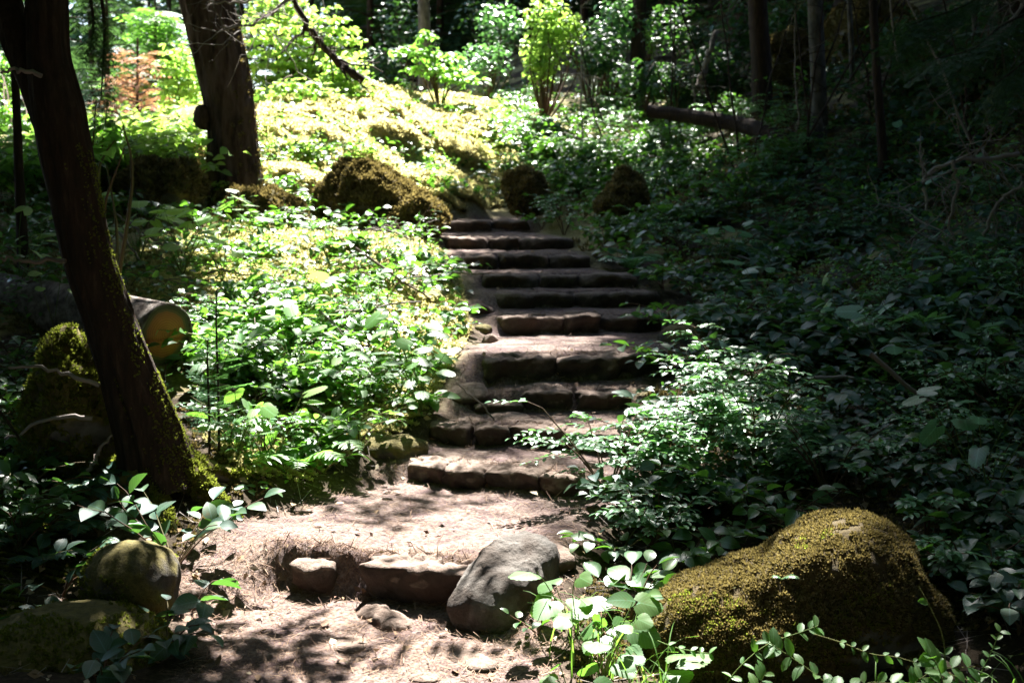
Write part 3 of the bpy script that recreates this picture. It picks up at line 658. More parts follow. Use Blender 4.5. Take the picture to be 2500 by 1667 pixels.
# ------------------------------------------------------------------ trunks further back
def tree(name, label, vp, Y, rad, mat, cat="tree", crown=None, seed=0, burls=(), amp=.08, k=16, group=None, extend=8):
    P = [at(x, y, Y) for x, y in vp]; P = P[::-1] if P[0][2] > P[-1][2] else P
    b = P[0].copy(); b[2] = min(b[2], float(ground_h(b[0], b[1]))) - .1; P[0] = b
    dirn = unit(P[-1] - P[-2]); tip = P[-1] + dirn * extend / max(dirn[2], .5); P = np.array(P + [P[-1] + (tip - P[-1]) * .5, tip])
    r = np.interp(np.linspace(0, 1, len(P)), np.linspace(0, 1, len(rad)), rad) * KV * Y / FPX; r[-2:] = [r[-3] * .8, r[-3] * .35]
    root = thing(name, label, cat, P[0], group)
    V, F = trunk_mesh(P, r, k, seed, amp, .25, 70 if k < 40 else 260); part("trunk", [(V, F, 0)], [M[mat]], root, True)
    for x, y, s in burls:
        v, f = blob(at(x, y, Y - .1), np.array([1, .8, 1.3]) * s, 2, 4, .2, 1.2, seed); part("burl", [(v, f, 0)], [M[mat]], root, True)
    if crown:
        t, c = limbs_of(P[0], P[-1], *crown[:4], seed=seed, lim=above_frame, **(crown[4] if len(crown) > 4 else {}))
        part("crown", [(*t, 1), (*c, 0)], [M['needle'], M['bark']], root)
    return root, V, F, P
r_, V, F, P = tree("leaning_fir", "thick furrowed fir trunk leaning left before sunlit shrubs, moss down its right edge", [(535, 420), (532, 300), (518, 200), (497, 100), (474, 0)], 13.0, [60, 54, 57, 57, 56, 50, 40], 'firbark', crown=(5.0, 13, 80, 4.4, dict(size=1.15, step=.17)), seed=41, burls=[(466, 268, .10), (562, 245, .10)], amp=.13, k=72, extend=11)
moss_on(V, F, 3000, .03, lambda P, N: (N[:, 0] > .5) & (P[:, 2] < 6) & (mnoise(P, 3, 2) > -.35), r_)
tree("slender_tree", "slender straight grey trunk with pale blotches on the shaded right slope", [(1884, 320), (1880, 200), (1876, 100), (1872, 0)], 15.0, [19, 17, 17, 16], 'greybark', crown=(4.0, 12.5, 130, 4.6, dict(size=1.05)), seed=42, amp=.05, extend=10)
tree("slender_tree", "dark rough trunk in the shade just left of the slender grey trunk", [(1752, 260), (1748, 150), (1740, 0)], 18.0, [24, 22, 21], 'bark', crown=(5.5, 14, 120, 4.6, dict(size=1.05)), seed=43, extend=10)
tree("slender_tree", "thin dark mossy stem right of the slender grey trunk", [(2032, 420), (2024, 300), (2012, 150), (2005, 0)], 13.0, [11, 10, 9, 8], 'bark', crown=(4.5, 10, 56, 3.4), seed=44, extend=8)
tree("slender_tree", "straight brown trunk standing in the dark conifers behind the white leaved shrub", [(975, 235), (975, 100), (973, 0)], 24.0, [14, 13, 12], 'greybark', seed=45, extend=4)
tree("slender_tree", "thin dark upright stem at the far left behind the leaning tree", [(52, 560), (44, 400), (38, 250), (30, 100), (26, 0)], 9.0, [12, 9, 8, 7], 'bark', crown=(4.0, 9, 60, 3.2), seed=46, extend=6)
tree("slender_tree", "thin pole with bare twigs at the right, in front of the moss hung rock", [(1958, 260), (1956, 120), (1950, 0)], 17.0, [6, 5.5, 5], 'greybark', seed=47, extend=3)
tree("slender_tree", "bare thin pole in deep shade near the upper right corner", [(2248, 250), (2240, 130), (2236, 0)], 14.5, [6, 5, 5], 'greybark', seed=48, extend=3)
tree("slender_tree", "dark trunk at the middle of the top edge beside the sunlit sapling", [(1462, 190), (1466, 100), (1470, 0)], 23.0, [17, 16, 15], 'bark', crown=(5.0, 13, 100, 4.4, dict(size=1.1)), seed=49, extend=8)
# trees added round the view to shade it and block the sky
for k, (x, y, h, L) in enumerate([(5.9, 8.6, 13, 3.6), (6.6, 12.5, 15, 4.2), (7.6, 17, 15, 4.2), (5.6, 21.5, 15, 4.2), (9.5, 13.5, 15, 4), (4.6, 26, 13, 3.8), (-5.6, 9.5, 14, 3.8), (-6.6, 13.0, 14, 3.8), (-5.0, 6.6, 12, 3.2), (8.6, 9.5, 13, 3.6), (4.4, 4.8, 12, 3.0), (5.5, 1.5, 14, 3.4), (3.0, -3.5, 15, 3.6), (-2.8, -4.5, 15, 3.6), (-5.0, .5, 14, 3.6), (0.2, -7.5, 16, 3.8), (6.8, 5.4, 13, 3.4), (-4.2, 3.6, 12, 3.2), (-2.4, .4, 14, 4.2), (2.4, 1.0, 14, 4.2), (.6, -2.6, 15, 4.4), (-5.3, 11.4, 14, 4.2), (-7.4, 16.5, 15, 4.2), (-7.6, 11, 15, 4), (7.4, 10.6, 14, 4.2), (6.0, 15.2, 14, 4.4), (-8, 4, 15, 4), (8.5, 3, 15, 4)]):
    g = float(ground_h(x, y)); Pq = np.array([(x, y, g - .2), (x + .05, y, g + h * .5), (x, y + .1, g + h)])
    root = thing("added_shade_tree", "tall dark conifer added beside the trail to cast shade", "tree", Pq[0], "conifers added beside the view for shade")
    V, F = trunk_mesh(Pq, [.2, .14, .03], 12, k, .06, .2, 30); part("trunk", [(V, F, 0)], [M['bark']], root, True)
    t, c = limbs_of(Pq[0], Pq[-1], 3.2, h, 76, L, seed=60 + k, lim=above_frame, size=1.05); part("crown", [(*t, 1), (*c, 0)], [M['needle'], M['bark']], root)

# ------------------------------------------------------------------ conifers behind
def conifer(name, label, x, y, h, L, mat, n=40, seed=0, group=None, z0=.8, size=.8, tpl=SPRAY, gap=True, trunk=.1, tmat='bark', droop=.3, shape=.9, step=.2):
    g = float(ground_h(x, y)); B = np.array([x, y, g - .2]); Tp = np.array([x + .1, y, g + h])
    root = thing(name, label, "tree", B, group)
    V, F = trunk_mesh(np.array([B, (B + Tp) / 2, Tp]), [trunk, trunk * .6, .02], 8, seed, .05, .1, 16); part("trunk", [(V, F, 0)], [M[tmat]], root, True)
    t, c = limbs_of(B, Tp, z0, h * .98, n, L, droop, gap, tpl, size, step, shape, seed)
    part("crown", [(*t, 1), (*c, 0)], [M[mat], M[tmat]], root)
conifer("dying_conifer", "small conifer with rust orange dying needles beyond the log", at(312, 330, 24)[0], 24, 4.75 - float(ground_h(at(312, 330, 24)[0], 24)), 1.3, 'needle_red', 52, 70, z0=.25, size=.42, gap=False, trunk=.05, shape=.75, droop=-.12, step=.12)
conifer("young_conifer", "fresh green young conifer rising behind the orange dying one", at(350, 100, 31)[0], 31, 6.6 - float(ground_h(at(350, 100, 31)[0], 31)), 1.6, 'bright', 60, 71, z0=1.5, size=.8, gap=False, shape=.85, step=.16)
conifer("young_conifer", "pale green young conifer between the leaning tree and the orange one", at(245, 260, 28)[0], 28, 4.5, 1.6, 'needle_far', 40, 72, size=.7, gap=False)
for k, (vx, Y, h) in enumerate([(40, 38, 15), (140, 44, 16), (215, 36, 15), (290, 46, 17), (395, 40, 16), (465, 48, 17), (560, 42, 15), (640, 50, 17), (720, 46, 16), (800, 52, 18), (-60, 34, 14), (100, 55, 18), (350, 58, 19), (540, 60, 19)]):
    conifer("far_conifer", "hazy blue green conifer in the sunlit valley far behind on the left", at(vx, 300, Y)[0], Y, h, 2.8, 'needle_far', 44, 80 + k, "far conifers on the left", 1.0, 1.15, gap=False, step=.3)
for k, (vx, Y, h) in enumerate([(850, 33, 12), (930, 36, 13), (1010, 33, 12), (1090, 37, 13), (1170, 33, 12), (1260, 36, 13), (1340, 31, 12), (1430, 35, 13), (1520, 29, 12), (1600, 34, 13), (1690, 28, 12), (1790, 31, 13), (1890, 27, 12), (1990, 26, 12), (2090, 28, 12), (2200, 24, 12), (2320, 25, 12), (2420, 22, 12), (1130, 45, 17), (1400, 46, 17), (1700, 44, 17), (960, 47, 16), (2050, 38, 16), (2350, 36, 16)]):
    conifer("dark_conifer", "dark conifer in the shaded forest wall behind the steps", at(vx, 150, Y)[0], Y, h, 2.9, 'needle', 46, 110 + k, "dark conifers of the forest wall", .4, 1.15, gap=Y < 30, step=.27, shape=.8)

# ------------------------------------------------------------------ the cut log, fallen logs, dead branches
C0 = at(384, 768, 7.6); rad = 74 * KV * 7.6 / FPX
ax = unit(at(-250, 640, 9.6) - C0); endn = -ax
u = unit(np.cross(ax, [0, 0, 1.])); w = np.cross(u, ax)
root = thing("cut_log", "thick sawn log on the left bank, its orange brown cut end facing the path", "log", C0 - [0, 0, rad])
n, k = 60, 48; a = np.linspace(0, 2 * np.pi, k, endpoint=False); s = np.linspace(0, 3.2, n)
q = np.stack(np.broadcast_arrays(np.cos(a)[None] * 2.6, np.sin(a)[None] * 2.6, s[:, None] * 1.2), -1).reshape(-1, 3)
lump = (1 + .035 * fbm(q, 3) + .05 * np.abs(fbm(q * [3, 3, 1.2], 4))).reshape(n, k)
lump[0] -= .02
V = C0 + ax * s[:, None, None] + rad * lump[..., None] * (np.cos(a)[None, :, None] * u + np.sin(a)[None, :, None] * w)
i = np.arange(n - 1)[:, None] * k; j = np.arange(k)[None]
F = np.stack([i + j, i + (j + 1) % k, i + k + (j + 1) % k, i + k + j], -1).reshape(-1, 4)
V2 = V.reshape(-1, 3); rim0 = C0 + .93 * (V[0] - C0); V2 = np.vstack([V2, rim0, rim0 + ax * .03])
o1 = n * k; jj = np.arange(k); rimF = np.stack([jj, o1 + jj, o1 + (jj + 1) % k, (jj + 1) % k], -1); rimF2 = np.stack([o1 + jj, o1 + k + jj, o1 + k + (jj + 1) % k, o1 + (jj + 1) % k], -1)
part("bark", [(V2, np.vstack([F, rimF, rimF2]), 0)], [M['logbark']], root, True)
rings = 10; rv, at_r = [], []
for m_ in range(rings + 1):
    f_ = m_ / rings; ring = C0 + ax * .012 + (rim0 - C0) * f_ + ax * (.006 * fbm((rim0 - C0) * f_ * 30, 3))[:, None]; hgt = (ring - C0) @ w
    ring = ring + ax * np.where(hgt < -.03, .022, 0)[:, None]; rv.append(ring); at_r.append(np.full(k, f_))
i = np.arange(rings)[:, None] * k
part("cut_face", [(np.concatenate(rv), np.stack([i + jj, i + (jj + 1) % k, i + k + (jj + 1) % k, i + k + jj], -1).reshape(-1, 4), 0)], [M['cutwood']], root, False, attr={"radius": np.concatenate(at_r)})
def stick(name, label, vps, Ys, r0, r1, mat='twig', cat="branch", group=None, n=20, jit=.01, k=6, twigs=0, tl=.25, seed=0):
    r = np.random.default_rng(seed + 5); Ys = np.broadcast_to(Ys, (len(vps),)); P = curve([at(x, y, Y) for (x, y), Y in zip(vps, Ys)], n) + r.normal(0, jit, (n, 3))
    root = thing(name, label, cat, P[0], group); part("stem", [(*tube(P, np.linspace(r0, r1, n), k), 0)], [M[mat]], root, True)
    for q in range(twigs):
        i = r.integers(2, n - 2); d = unit(unit(P[i + 1] - P[i]) * .5 + r.normal(0, .8, 3)); L = tl * (.4 + r.random()); m = 7
        tq = P[i] + d * np.linspace(0, L, m)[:, None] + np.cumsum(r.normal(0, L * .045, (m, 3)), 0); R0 = max(.0025, min(r0, r1) * .55)
        tb = [tube(tq, np.linspace(R0, R0 * .4, m), 4)]
        for _ in range(3):
            i2 = r.integers(1, m - 1); d2 = unit(d + r.normal(0, .7, 3)); t2 = tq[i2] + d2 * np.linspace(0, L * .45, 5)[:, None] + np.cumsum(r.normal(0, L * .03, (5, 3)), 0); tb.append(tube(t2, np.linspace(R0 * .6, R0 * .25, 5), 4))
        part("twig", [(*join(tb), 0)], [M[mat]], root, kind="stuff")
    return root
stick("fallen_log", "long thin grey log fallen across the shaded slope below the slender grey trunk", [(1490, 255), (1600, 268), (1700, 285), (1760, 305), (1825, 338)], [17, 16.6, 16.2, 15.8, 15.4], .085, .12, 'bark', "log", k=12, jit=.008)
stick("leaning_branch", "crooked brown dead branch slanting down over the bright shrubs at the top", [(655, -40), (700, 45), (740, 95), (775, 140), (832, 182)], 16.0, .035, .055, 'bark', jit=.02, twigs=9, tl=.5, seed=2)
stick("dead_branch", "bare pale lichen covered branch hanging in front of the thick leaning fir trunk", [(700, -60), (640, 20), (570, 55), (500, 62)], 11.8, .022, .009, twigs=16, tl=.75, seed=3)
stick("dead_branch", "second bare pale branch above it at the top edge by the fir trunk", [(640, -50), (590, -8), (540, 6), (480, 4)], 11.6, .018, .007, twigs=10, tl=.5, seed=4)
stick("dead_branch", "arching grey dead branch over the shaded plants at the right edge", [(2130, 480), (2125, 405), (2190, 372), (2260, 362), (2340, 350)], 9.5, .012, .02, twigs=14, tl=.55, seed=5)
stick("dead_branch", "tangle of thin grey twigs hanging below the arching branch at the right", [(2190, 372), (2200, 440), (2180, 520), (2230, 600)], 9.4, .014, .008, twigs=16, tl=.5, seed=6)
stick("dead_branch", "third grey dead branch running down along the right edge of the tangle", [(2352, 420), (2290, 470), (2260, 560), (2290, 640)], 9.2, .014, .008, twigs=14, tl=.5, seed=7)
stick("dead_branch", "short lichened stub leaning in a sunbeam on the dark slope, upper right of middle", [(1605, 200), (1622, 150), (1645, 75)], 19, .06, .04, 'logbark', jit=.02)
stick("dead_branch", "thin slanting bare branch before the conifer boughs at the top right", [(2200, 140), (2280, 95), (2335, 30), (2370, -30)], 12, .012, .02, twigs=10, tl=.45, seed=9)
stick("dead_branch", "pale twig sticking out over the dirt left of the lower middle steps", [(1050, 880), (1080, 905), (1115, 935), (1150, 985)], 7.4, .004, .007, jit=.004)
stick("dead_branch", "brown stick lying through the plants right of the leafy bush", [(2000, 1090), (2080, 1050), (2150, 1020), (2230, 985)], 6.0, .007, .004, 'stem', jit=.004, twigs=3, tl=.2, seed=10)
stick("dead_branch", "thin bare twig above the leaves left of the cut log", [(265, 490), (310, 520), (345, 545), (395, 575)], 9.5, .007, .010, jit=.005, twigs=3, seed=11)
stick("dead_branch", "thin grey sticks arching out of the bank just above the steps' left side", [(810, 560), (850, 525), (900, 530), (940, 548)], 10.8, .012, .008, jit=.005, twigs=5, tl=.3, seed=12)
stick("dead_branch", "bleached bent root sticking up from the leaves in the middle of the left bank", [(655, 700), (660, 672), (655, 660), (664, 690), (668, 705)], 8.9, .012, .008, jit=.003)
stick("dead_branch", "twig bearing a few leaves reaching over the left end of the ninth step", [(1000, 640), (1040, 625), (1085, 607), (1100, 600)], 10.8, .010, .005, jit=.004)
# conifer boughs hanging into the top corners
def bough(label, vps, Y, size, n, seed, mat='needle', w=.5):
    r = np.random.default_rng(seed); P = curve([at(x, y, Y) for x, y in vps], 16); root = thing("conifer_bough", label, "bough", P[0])
    part("stem", [(*tube(P, np.linspace(.012, .004, 16), 5), 0)], [M['bark']], root, True)
    u = r.random(n); T = np.stack([np.interp(u, np.linspace(0, 1, 16), P[:, c]) for c in range(3)], -1); ax_ = unit(P[-1] - P[0])
    sd_ = unit(np.cross(ax_, [0, 0, 1.])); D = unit(ax_ * .6 + sd_ * np.where(np.arange(n) % 2, 1, -1)[:, None] * .7 + r.normal(0, .2, (n, 3)) + [0, 0, -.35])
    v, f = inst(FINE, frames(D, unit([0, 0, 1.] + r.normal(0, .35, (n, 3))), size * (.6 + .7 * r.random(n))), T)
    part("needles", [(v, f, 0)], [M[mat]], root, kind="stuff")
bough("dark conifer bough hanging in from the right of the top edge", [(2380, 20), (2300, 60), (2240, 110), (2150, 135)], 9.0, .42, 60, 1)
bough("second dark conifer bough below the first at the top right corner", [(2400, 40), (2370, 120), (2330, 160), (2290, 190)], 8.5, .40, 46, 2)
bough("long conifer bough across the top right above the tangle of twigs", [(2330, -60), (2220, 10), (2140, 40), (2080, 60)], 10.5, .5, 70, 3)
bough("thin hanging conifer twig right of the leaning tree near the top left", [(232, -20), (240, 60), (238, 130), (232, 230)], 7.5, .22, 46, 4)
bough("second hanging conifer twig beside it, nearer the orange conifer", [(205, -20), (215, 50), (208, 110)], 7.4, .22, 30, 5)
bough("small dark conifer spray at the left edge beside the mossy roots", [(-30, 920), (0, 945), (30, 985), (50, 1015)], 5.4, .12, 24, 6)

# the wood beyond, one mass to the eye
r = np.random.default_rng(500); n = 5200
az = r.uniform(-.62, .62, n); dist = r.uniform(56, 66, n); T = np.c_[np.sin(az) * dist, np.cos(az) * dist, np.zeros(n)]; T[:, 2] = ground_h(T[:, 0], T[:, 1]) + 22 * r.random(n) ** 1.1
v, f = inst(SPRAY, frames(unit(np.c_[r.normal(0, 1, (n, 2)), r.normal(-.4, .2, n)]), unit([0, -.6, 1] + r.normal(0, .4, (n, 3))), 2.4 * (.7 + .6 * r.random(n))), T)
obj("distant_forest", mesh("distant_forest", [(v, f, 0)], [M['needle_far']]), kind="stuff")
n = 5200; az = r.uniform(-.13, .62, n); dist = r.uniform(40, 54, n); T = np.c_[np.sin(az) * dist, np.cos(az) * dist, np.zeros(n)]; T[:, 2] = ground_h(T[:, 0], T[:, 1]) + 16 * r.random(n)
v, f = inst(SPRAY, frames(unit(np.c_[r.normal(0, 1, (n, 2)), r.normal(-.4, .2, n)]), unit([0, -.6, 1] + r.normal(0, .4, (n, 3))), 2.0 * (.7 + .6 * r.random(n))), T)
obj("dark_forest", mesh("dark_forest", [(v, f, 0)], [M['needle']]), kind="stuff")
# unseen ring of foliage added behind the camera to block sky light
n = 9000; az = r.uniform(.85, 2 * np.pi - .85, n); dist = r.uniform(13, 22, n); T = np.c_[np.sin(az) * dist, np.cos(az) * dist, np.zeros(n)]; T[:, 2] = ground_h(T[:, 0], T[:, 1]) + 17 * r.random(n)
T = T[above_frame(T, 0) | (np.abs(T[:, 0]) > T[:, 1] * .5 + 1)]; T = T[r.random(len(T)) > light_kept(T)]; n = len(T)
v, f = inst(SPRAY, frames(unit(np.c_[r.normal(0, 1, (n, 2)), r.normal(-.4, .2, n)]), unit(np.c_[-T[:, :2] / 14, np.ones(n)] + r.normal(0, .4, (n, 3))), 1.9 * (.7 + .6 * r.random(n))), T)
obj("sky_blocking_foliage", mesh("sky_blocking_foliage", [(v, f, 0)], [M['needle']]), kind="stuff")
for k in range(34):
    vx = r.uniform(1330, 2330); vy = r.uniform(150, 420); Pg = ground_hit(vx, vy)[0]
    if np.isnan(Pg[0]): continue
    h = r.uniform(1.2, 3.2); tt = np.linspace(0, 1, 10)[:, None]; P = Pg + np.array([r.normal(0, .25), 0, 1]) * h * tt + np.cumsum(r.normal(0, .02, (10, 3)), 0); root = thing("bare_sapling", "thin bare dead sapling among those standing in the dark right wood", "sapling", Pg, "bare saplings in the dark wood")
    part("stem", [(*tube(P, np.linspace(.016, .006, 10), 5), 0)], [M['twig'] if k % 5 == 0 else M['bark']], root, True); tb = []
    for q in range(12):
        i = r.integers(2, 10); d = unit(r.normal(0, 1, 3) * [1, 1, .5] + [0, 0, -.1]); L = r.uniform(.15, .6); tb.append(tube(P[i] + d * np.linspace(0, L, 6)[:, None] + np.cumsum(r.normal(0, .02, (6, 3)), 0), np.linspace(.006, .002, 6), 4))
    part("twig", [(*join(tb), 0)], [M['twig'] if k % 5 == 0 else M['bark']], root, kind="stuff")
# ------------------------------------------------------------------ leaves
def leaf_tpl(rows, prof, fold=.18, curl=.25, wid=.5, tip=.0):
    """unit leaf along +y, folded at the midrib, curling down to the tip"""
    V, n = [], len(rows)
    for t, w in zip(rows, prof):
        z = -curl * t * t * (.6 + .4 * t)
        V += [(-wid * w, t, z + fold * w * wid), (0, t, z), (wid * w, t, z + fold * w * wid)]
    F = []
    for i in range(n - 1):
        a = i * 3; F += [(a, a + 1, a + 4, a + 3), (a + 1, a + 2, a + 5, a + 4)]
    return np.array(V, float), np.array(F)
SALAL = [leaf_tpl([0, .12, .3, .5, .72, .9, 1], [.05, .55, .95, 1, .78, .36, .03], f, c, .33) for f, c in [(.35, .22), (.2, .4), (.5, .12), (.1, .3)]]
OVAL = [leaf_tpl([0, .2, .5, .8, 1], [.08, .8, 1, .72, .06], f, c, .27) for f, c in [(.3, .15), (.1, .3), (.45, .05)]]
SIMPLE = leaf_tpl([0, .35, .7, 1], [.06, 1, .85, .04], .3, .25, .30)
MINI = (np.array([(0, 0, 0), (-.3, .45, .08), (0, 1, -.12), (.3, .45, .08)], float), np.array([(0, 1, 2, 3)]))
PINNA = leaf_tpl([0, .3, .7, 1], [.5, 1, .7, .05], .1, .2, .16)
def lobed_tpl(lobes, depth, teeth, seed, droop=.22):
    r = np.random.default_rng(seed); n = 40; a = np.linspace(-2.75, 2.75, n)
    R = 1 - depth * (.5 - .5 * np.cos(a * lobes * 1.0)) ** 1.0
    R = R * (1 - .16 * np.abs(a) / 2.75 * 1.6) * (1 + teeth * np.where(np.arange(n) % 2, 1, -1) * .5)
    x = np.sin(a) * R * .5; y = .34 + np.cos(a) * R * .55; rad = np.hypot(x, y - .3)
    z = -droop * rad ** 1.5 + .05 * np.cos(a * lobes) * rad
    V = np.vstack([[0, .22, .0], np.c_[x, y, z]]); i = np.arange(1, n)
    return V, np.stack([np.zeros(n - 1, int), i, i + 1], -1)[:, [0, 2, 1]]
LOBED = [lobed_tpl(2.3, .34, .10, 1, .3), lobed_tpl(2.3, .30, .12, 2, .15), lobed_tpl(2.3, .38, .08, 3, .45)]
ROUNDL = [lobed_tpl(3.5, .13, .05, 4, .2), lobed_tpl(3.5, .16, .06, 5, .35)]
_leafmesh = {}
def leaf_mesh(tpls, mat, key):
    if (key, mat) not in _leafmesh: _leafmesh[(key, mat)] = [mesh("leaf", [(v, f, 0)], [M[mat]], False, {"leaf_x": v[:, 0], "leaf_y": v[:, 1], "leaf_w": np.ones(len(v))}) for v, f in tpls]
    return _leafmesh[(key, mat)]
KINDS = {'salal': SALAL, 'oval': OVAL, 'lobed': LOBED, 'round': ROUNDL}
LEAVES_MAX = 290
def emit(root, stems, leaves, kind, mat, single=True, stemmat='stem', pname="leaf"):
    """leaves: (T, Mx). Each leaf its own part, or all in one foliage part"""
    T, Mx = leaves
    if stems: part("stem", [(*join(stems), 0)], [M[stemmat]], root, True)
    if not len(T): return
    L = np.array(root.location); rest = np.zeros(len(T), bool)
    if single:
        o = np.argsort(-np.linalg.norm(Mx[:, :, 1], axis=1)); rest[o[LEAVES_MAX:]] = True
        ms = leaf_mesh(KINDS[kind], mat, kind); k = rng.integers(0, len(ms), len(T))
        for t, m, i in zip(T[~rest], Mx[~rest], k[~rest]):
            b = bpy.data.objects.new(pname, ms[i]); COL.objects.link(b); b.parent = root
            q = np.eye(4); q[:3, :3] = m; q[:3, 3] = t - L; b.matrix_basis = Matrix(q)
    else: rest[:] = True
    if rest.any():
        v, f = inst(SIMPLE if not single else KINDS[kind][0], Mx[rest], T[rest])
        part("foliage", [(v, f, 0)], [M[mat]], root, kind="stuff")
def rnd(r, a, b, n=None): return a + (b - a) * r.random(n)
# each grower returns stems, (positions, matrices)
def grow_salal(r, base, n, L, size, rise=.8, spread=1.0, lean=(0, 0), per=9, droop=.55, up=.55, first=.25, face=.0):
    st, T, D, N_, Z = [], [], [], [], []
    for s in range(n):
        az = r.random() * 2 * np.pi; l = L * (.65 + .6 * r.random()); k = 9; t = np.linspace(0, 1, k)
        h = np.array([math.cos(az) * spread + lean[0], math.sin(az) * spread + lean[1], 0])
        P = base + np.array([h[0], h[1], 0]) * l * (t ** 1.2 * .75)[:, None] + np.array([0, 0, 1.]) * (l * (rise * t - droop * .6 * t ** 2.4))[:, None]
        P = P + np.cumsum(r.normal(0, l * .016, (k, 3)), 0) * t[:, None]; P[0] = base + r.normal(0, .02, 3) * [1, 1, 0] - [0, 0, .03]
        st.append(tube(P, np.linspace(.0045, .002, k), 4))
        m = max(3, int(per * (.7 + .6 * r.random()))); u = first + (1 - first) * (np.arange(m) + .5) / m; u[-1] = 1
        q = np.stack([np.interp(u, t, P[:, c]) for c in range(3)], -1); tan = unit(np.stack([np.interp(u, t, np.gradient(P[:, c])) for c in range(3)], -1))
        sd = unit(np.cross(tan, [0, 0, 1.])) * np.where(np.arange(m) % 2, 1, -1)[:, None]
        d = unit(tan * .45 + sd * .85 + r.normal(0, .28, (m, 3)) + [0, 0, .05]); d[-1] = unit(tan[-1] + r.normal(0, .2, 3))
        T.append(q + d * .008); D.append(d); N_.append(unit(np.array([0, face, up]) + r.normal(0, .32, (m, 3)) + [0, 0, .3])); Z.append(size * (1 - .35 * np.abs(u - .6)) * (.7 + .55 * r.random(m)))
    return st, (np.concatenate(T), frames(np.concatenate(D), np.concatenate(N_), np.concatenate(Z)))
def grow_twiggy(r, base, n, L, size, rise=.9, lean=(0, 0), per=11, twigs=5, droop=.25, pairs=False, spread=.8):
    """fine twigs with small leaves in two flat ranks"""
    st, T, D, N_, Z = [], [], [], [], []
    def ranks(P, R0):
        k = len(P); t = np.linspace(0, 1, k); st.append(tube(P, np.linspace(R0, R0 * .4, k), 4))
        m = max(4, int(per * (.7 + .6 * r.random()))); u = .12 + .88 * (np.arange(m) + .5) / m
        if pairs: u = np.repeat(u[::2], 2); m = len(u)
        q = np.stack([np.interp(u, t, P[:, c]) for c in range(3)], -1); tan = unit(np.stack([np.interp(u, t, np.gradient(P[:, c])) for c in range(3)], -1))
        sd = unit(np.cross(tan, [0, 0, 1.])) * np.where(np.arange(m) % 2, 1, -1)[:, None]
        d = unit(tan * .6 + sd * .8 + r.normal(0, .16, (m, 3)) + [0, 0, .08]); d[-1] = tan[-1]
        T.append(q); D.append(d); N_.append(unit(np.array([0, 0, 1.]) + r.normal(0, .22, (m, 3)))); Z.append(size * (1.1 - .45 * u) * (.8 + .35 * r.random(m)))
    for s in range(n):
        az = r.random() * 2 * np.pi; l = L * (.65 + .5 * r.random()); k = 8; t = np.linspace(0, 1, k)
        h = np.array([math.cos(az) * spread + lean[0], math.sin(az) * spread + lean[1], 0])
        P = base + h * l * (t * .6)[:, None] + np.array([0, 0, 1.]) * (l * (rise * t - droop * t ** 2))[:, None] + np.cumsum(r.normal(0, l * .018, (k, 3)), 0) * t[:, None]
        P[0] = base - [0, 0, .03]
        if twigs == 0: ranks(P, .003); continue
        st.append(tube(P, np.linspace(.006, .002, k), 4))
        for w in range(twigs):
            i = r.uniform(.3, 1); o = np.array([np.interp(i, t, P[:, c]) for c in range(3)]); a2 = az + r.normal(0, 1.0) + (.6 if w % 2 else -.6)
            l2 = l * (.28 + .25 * r.random()); s2 = np.linspace(0, 1, 6)
            ranks(o + np.array([math.cos(a2), math.sin(a2), .35]) * l2 * s2[:, None] - np.array([0, 0, 1.]) * (l2 * .35 * s2 ** 2)[:, None] + np.cumsum(r.normal(0, l2 * .02, (6, 3)), 0), .002)
    return st, (np.concatenate(T), frames(np.concatenate(D), np.concatenate(N_), np.concatenate(Z)))
def grow_lobed(r, base, n, L, size, rise=1.0, lean=(0, 0), face=.0, spread=.8, stalk=None):
    st, T, D, N_, Z = [], [], [], [], []
    for s in range(n):
        az = r.random() * 2 * np.pi; l = L * (.4 + .75 * r.random()); k = 6; t = np.linspace(0, 1, k)
        h = np.array([math.cos(az) * spread + lean[0], math.sin(az) * spread + lean[1], 0])
        P = base + h * l * (t ** 1.4 * .6)[:, None] + np.array([0, 0, 1.]) * (l * rise * t)[:, None] + np.cumsum(r.normal(0, l * .015, (k, 3)), 0) * t[:, None]
        st.append(tube(P, np.linspace(.003, .0018, k), 4))
        d = unit(np.array([h[0], h[1] - .25, -.12]) + r.normal(0, .2, 3)); T.append(P[-1]); D.append(d); N_.append(unit(np.array([h[0] * .25, face, 1]) + r.normal(0, .25, 3))); Z.append(size * (.6 + .6 * r.random()))
    return st, (np.array(T), frames(np.array(D), np.array(N_), np.array(Z)))
def grow_fern(r, base, n, L, lean=(0, 0), k=15):
    st, T, D, N_, Z = [], [], [], [], []
    for s in range(n):
        az = 2 * np.pi * s / n + r.normal(0, .3); l = L * (.7 + .5 * r.random()); t = np.linspace(0, 1, k); h = np.array([math.cos(az) + lean[0], math.sin(az) + lean[1], 0])
        P = base + h * l * (t * .75)[:, None] + np.array([0, 0, 1.]) * (l * (.95 * t - .75 * t ** 2))[:, None]
        st.append(tube(P, np.linspace(.0035, .0012, k), 4)); tan = unit(np.gradient(P, axis=0)); sd = unit(np.cross(tan, [0, 0, 1.]))
        for sg in (-1, 1):
            T.append(P[1:]); D.append(unit(sd[1:] * sg + tan[1:] * .3 + r.normal(0, .06, (k - 1, 3)))); N_.append(unit(np.cross(sd, tan)[1:] + r.normal(0, .1, (k - 1, 3)))); Z.append(l * .30 * np.sin(np.pi * (.12 + .86 * t[1:])) ** .8)
    return st, (np.concatenate(T), frames(np.concatenate(D), np.concatenate(N_), np.concatenate(Z)))
KINDS['pinna'] = [PINNA]
def base_at(vx, vy, Y):
    p = at(vx, vy, Y); p[2] = float(ground_h(p[0], p[1])); return p
def plant(name, label, cat, base, grown, kind, mat, single=True, group=None, stemmat='stem', pname="leaf"):
    root = thing(name, label, cat, base, group); emit(root, *grown, kind, mat, single, stemmat, pname); return root
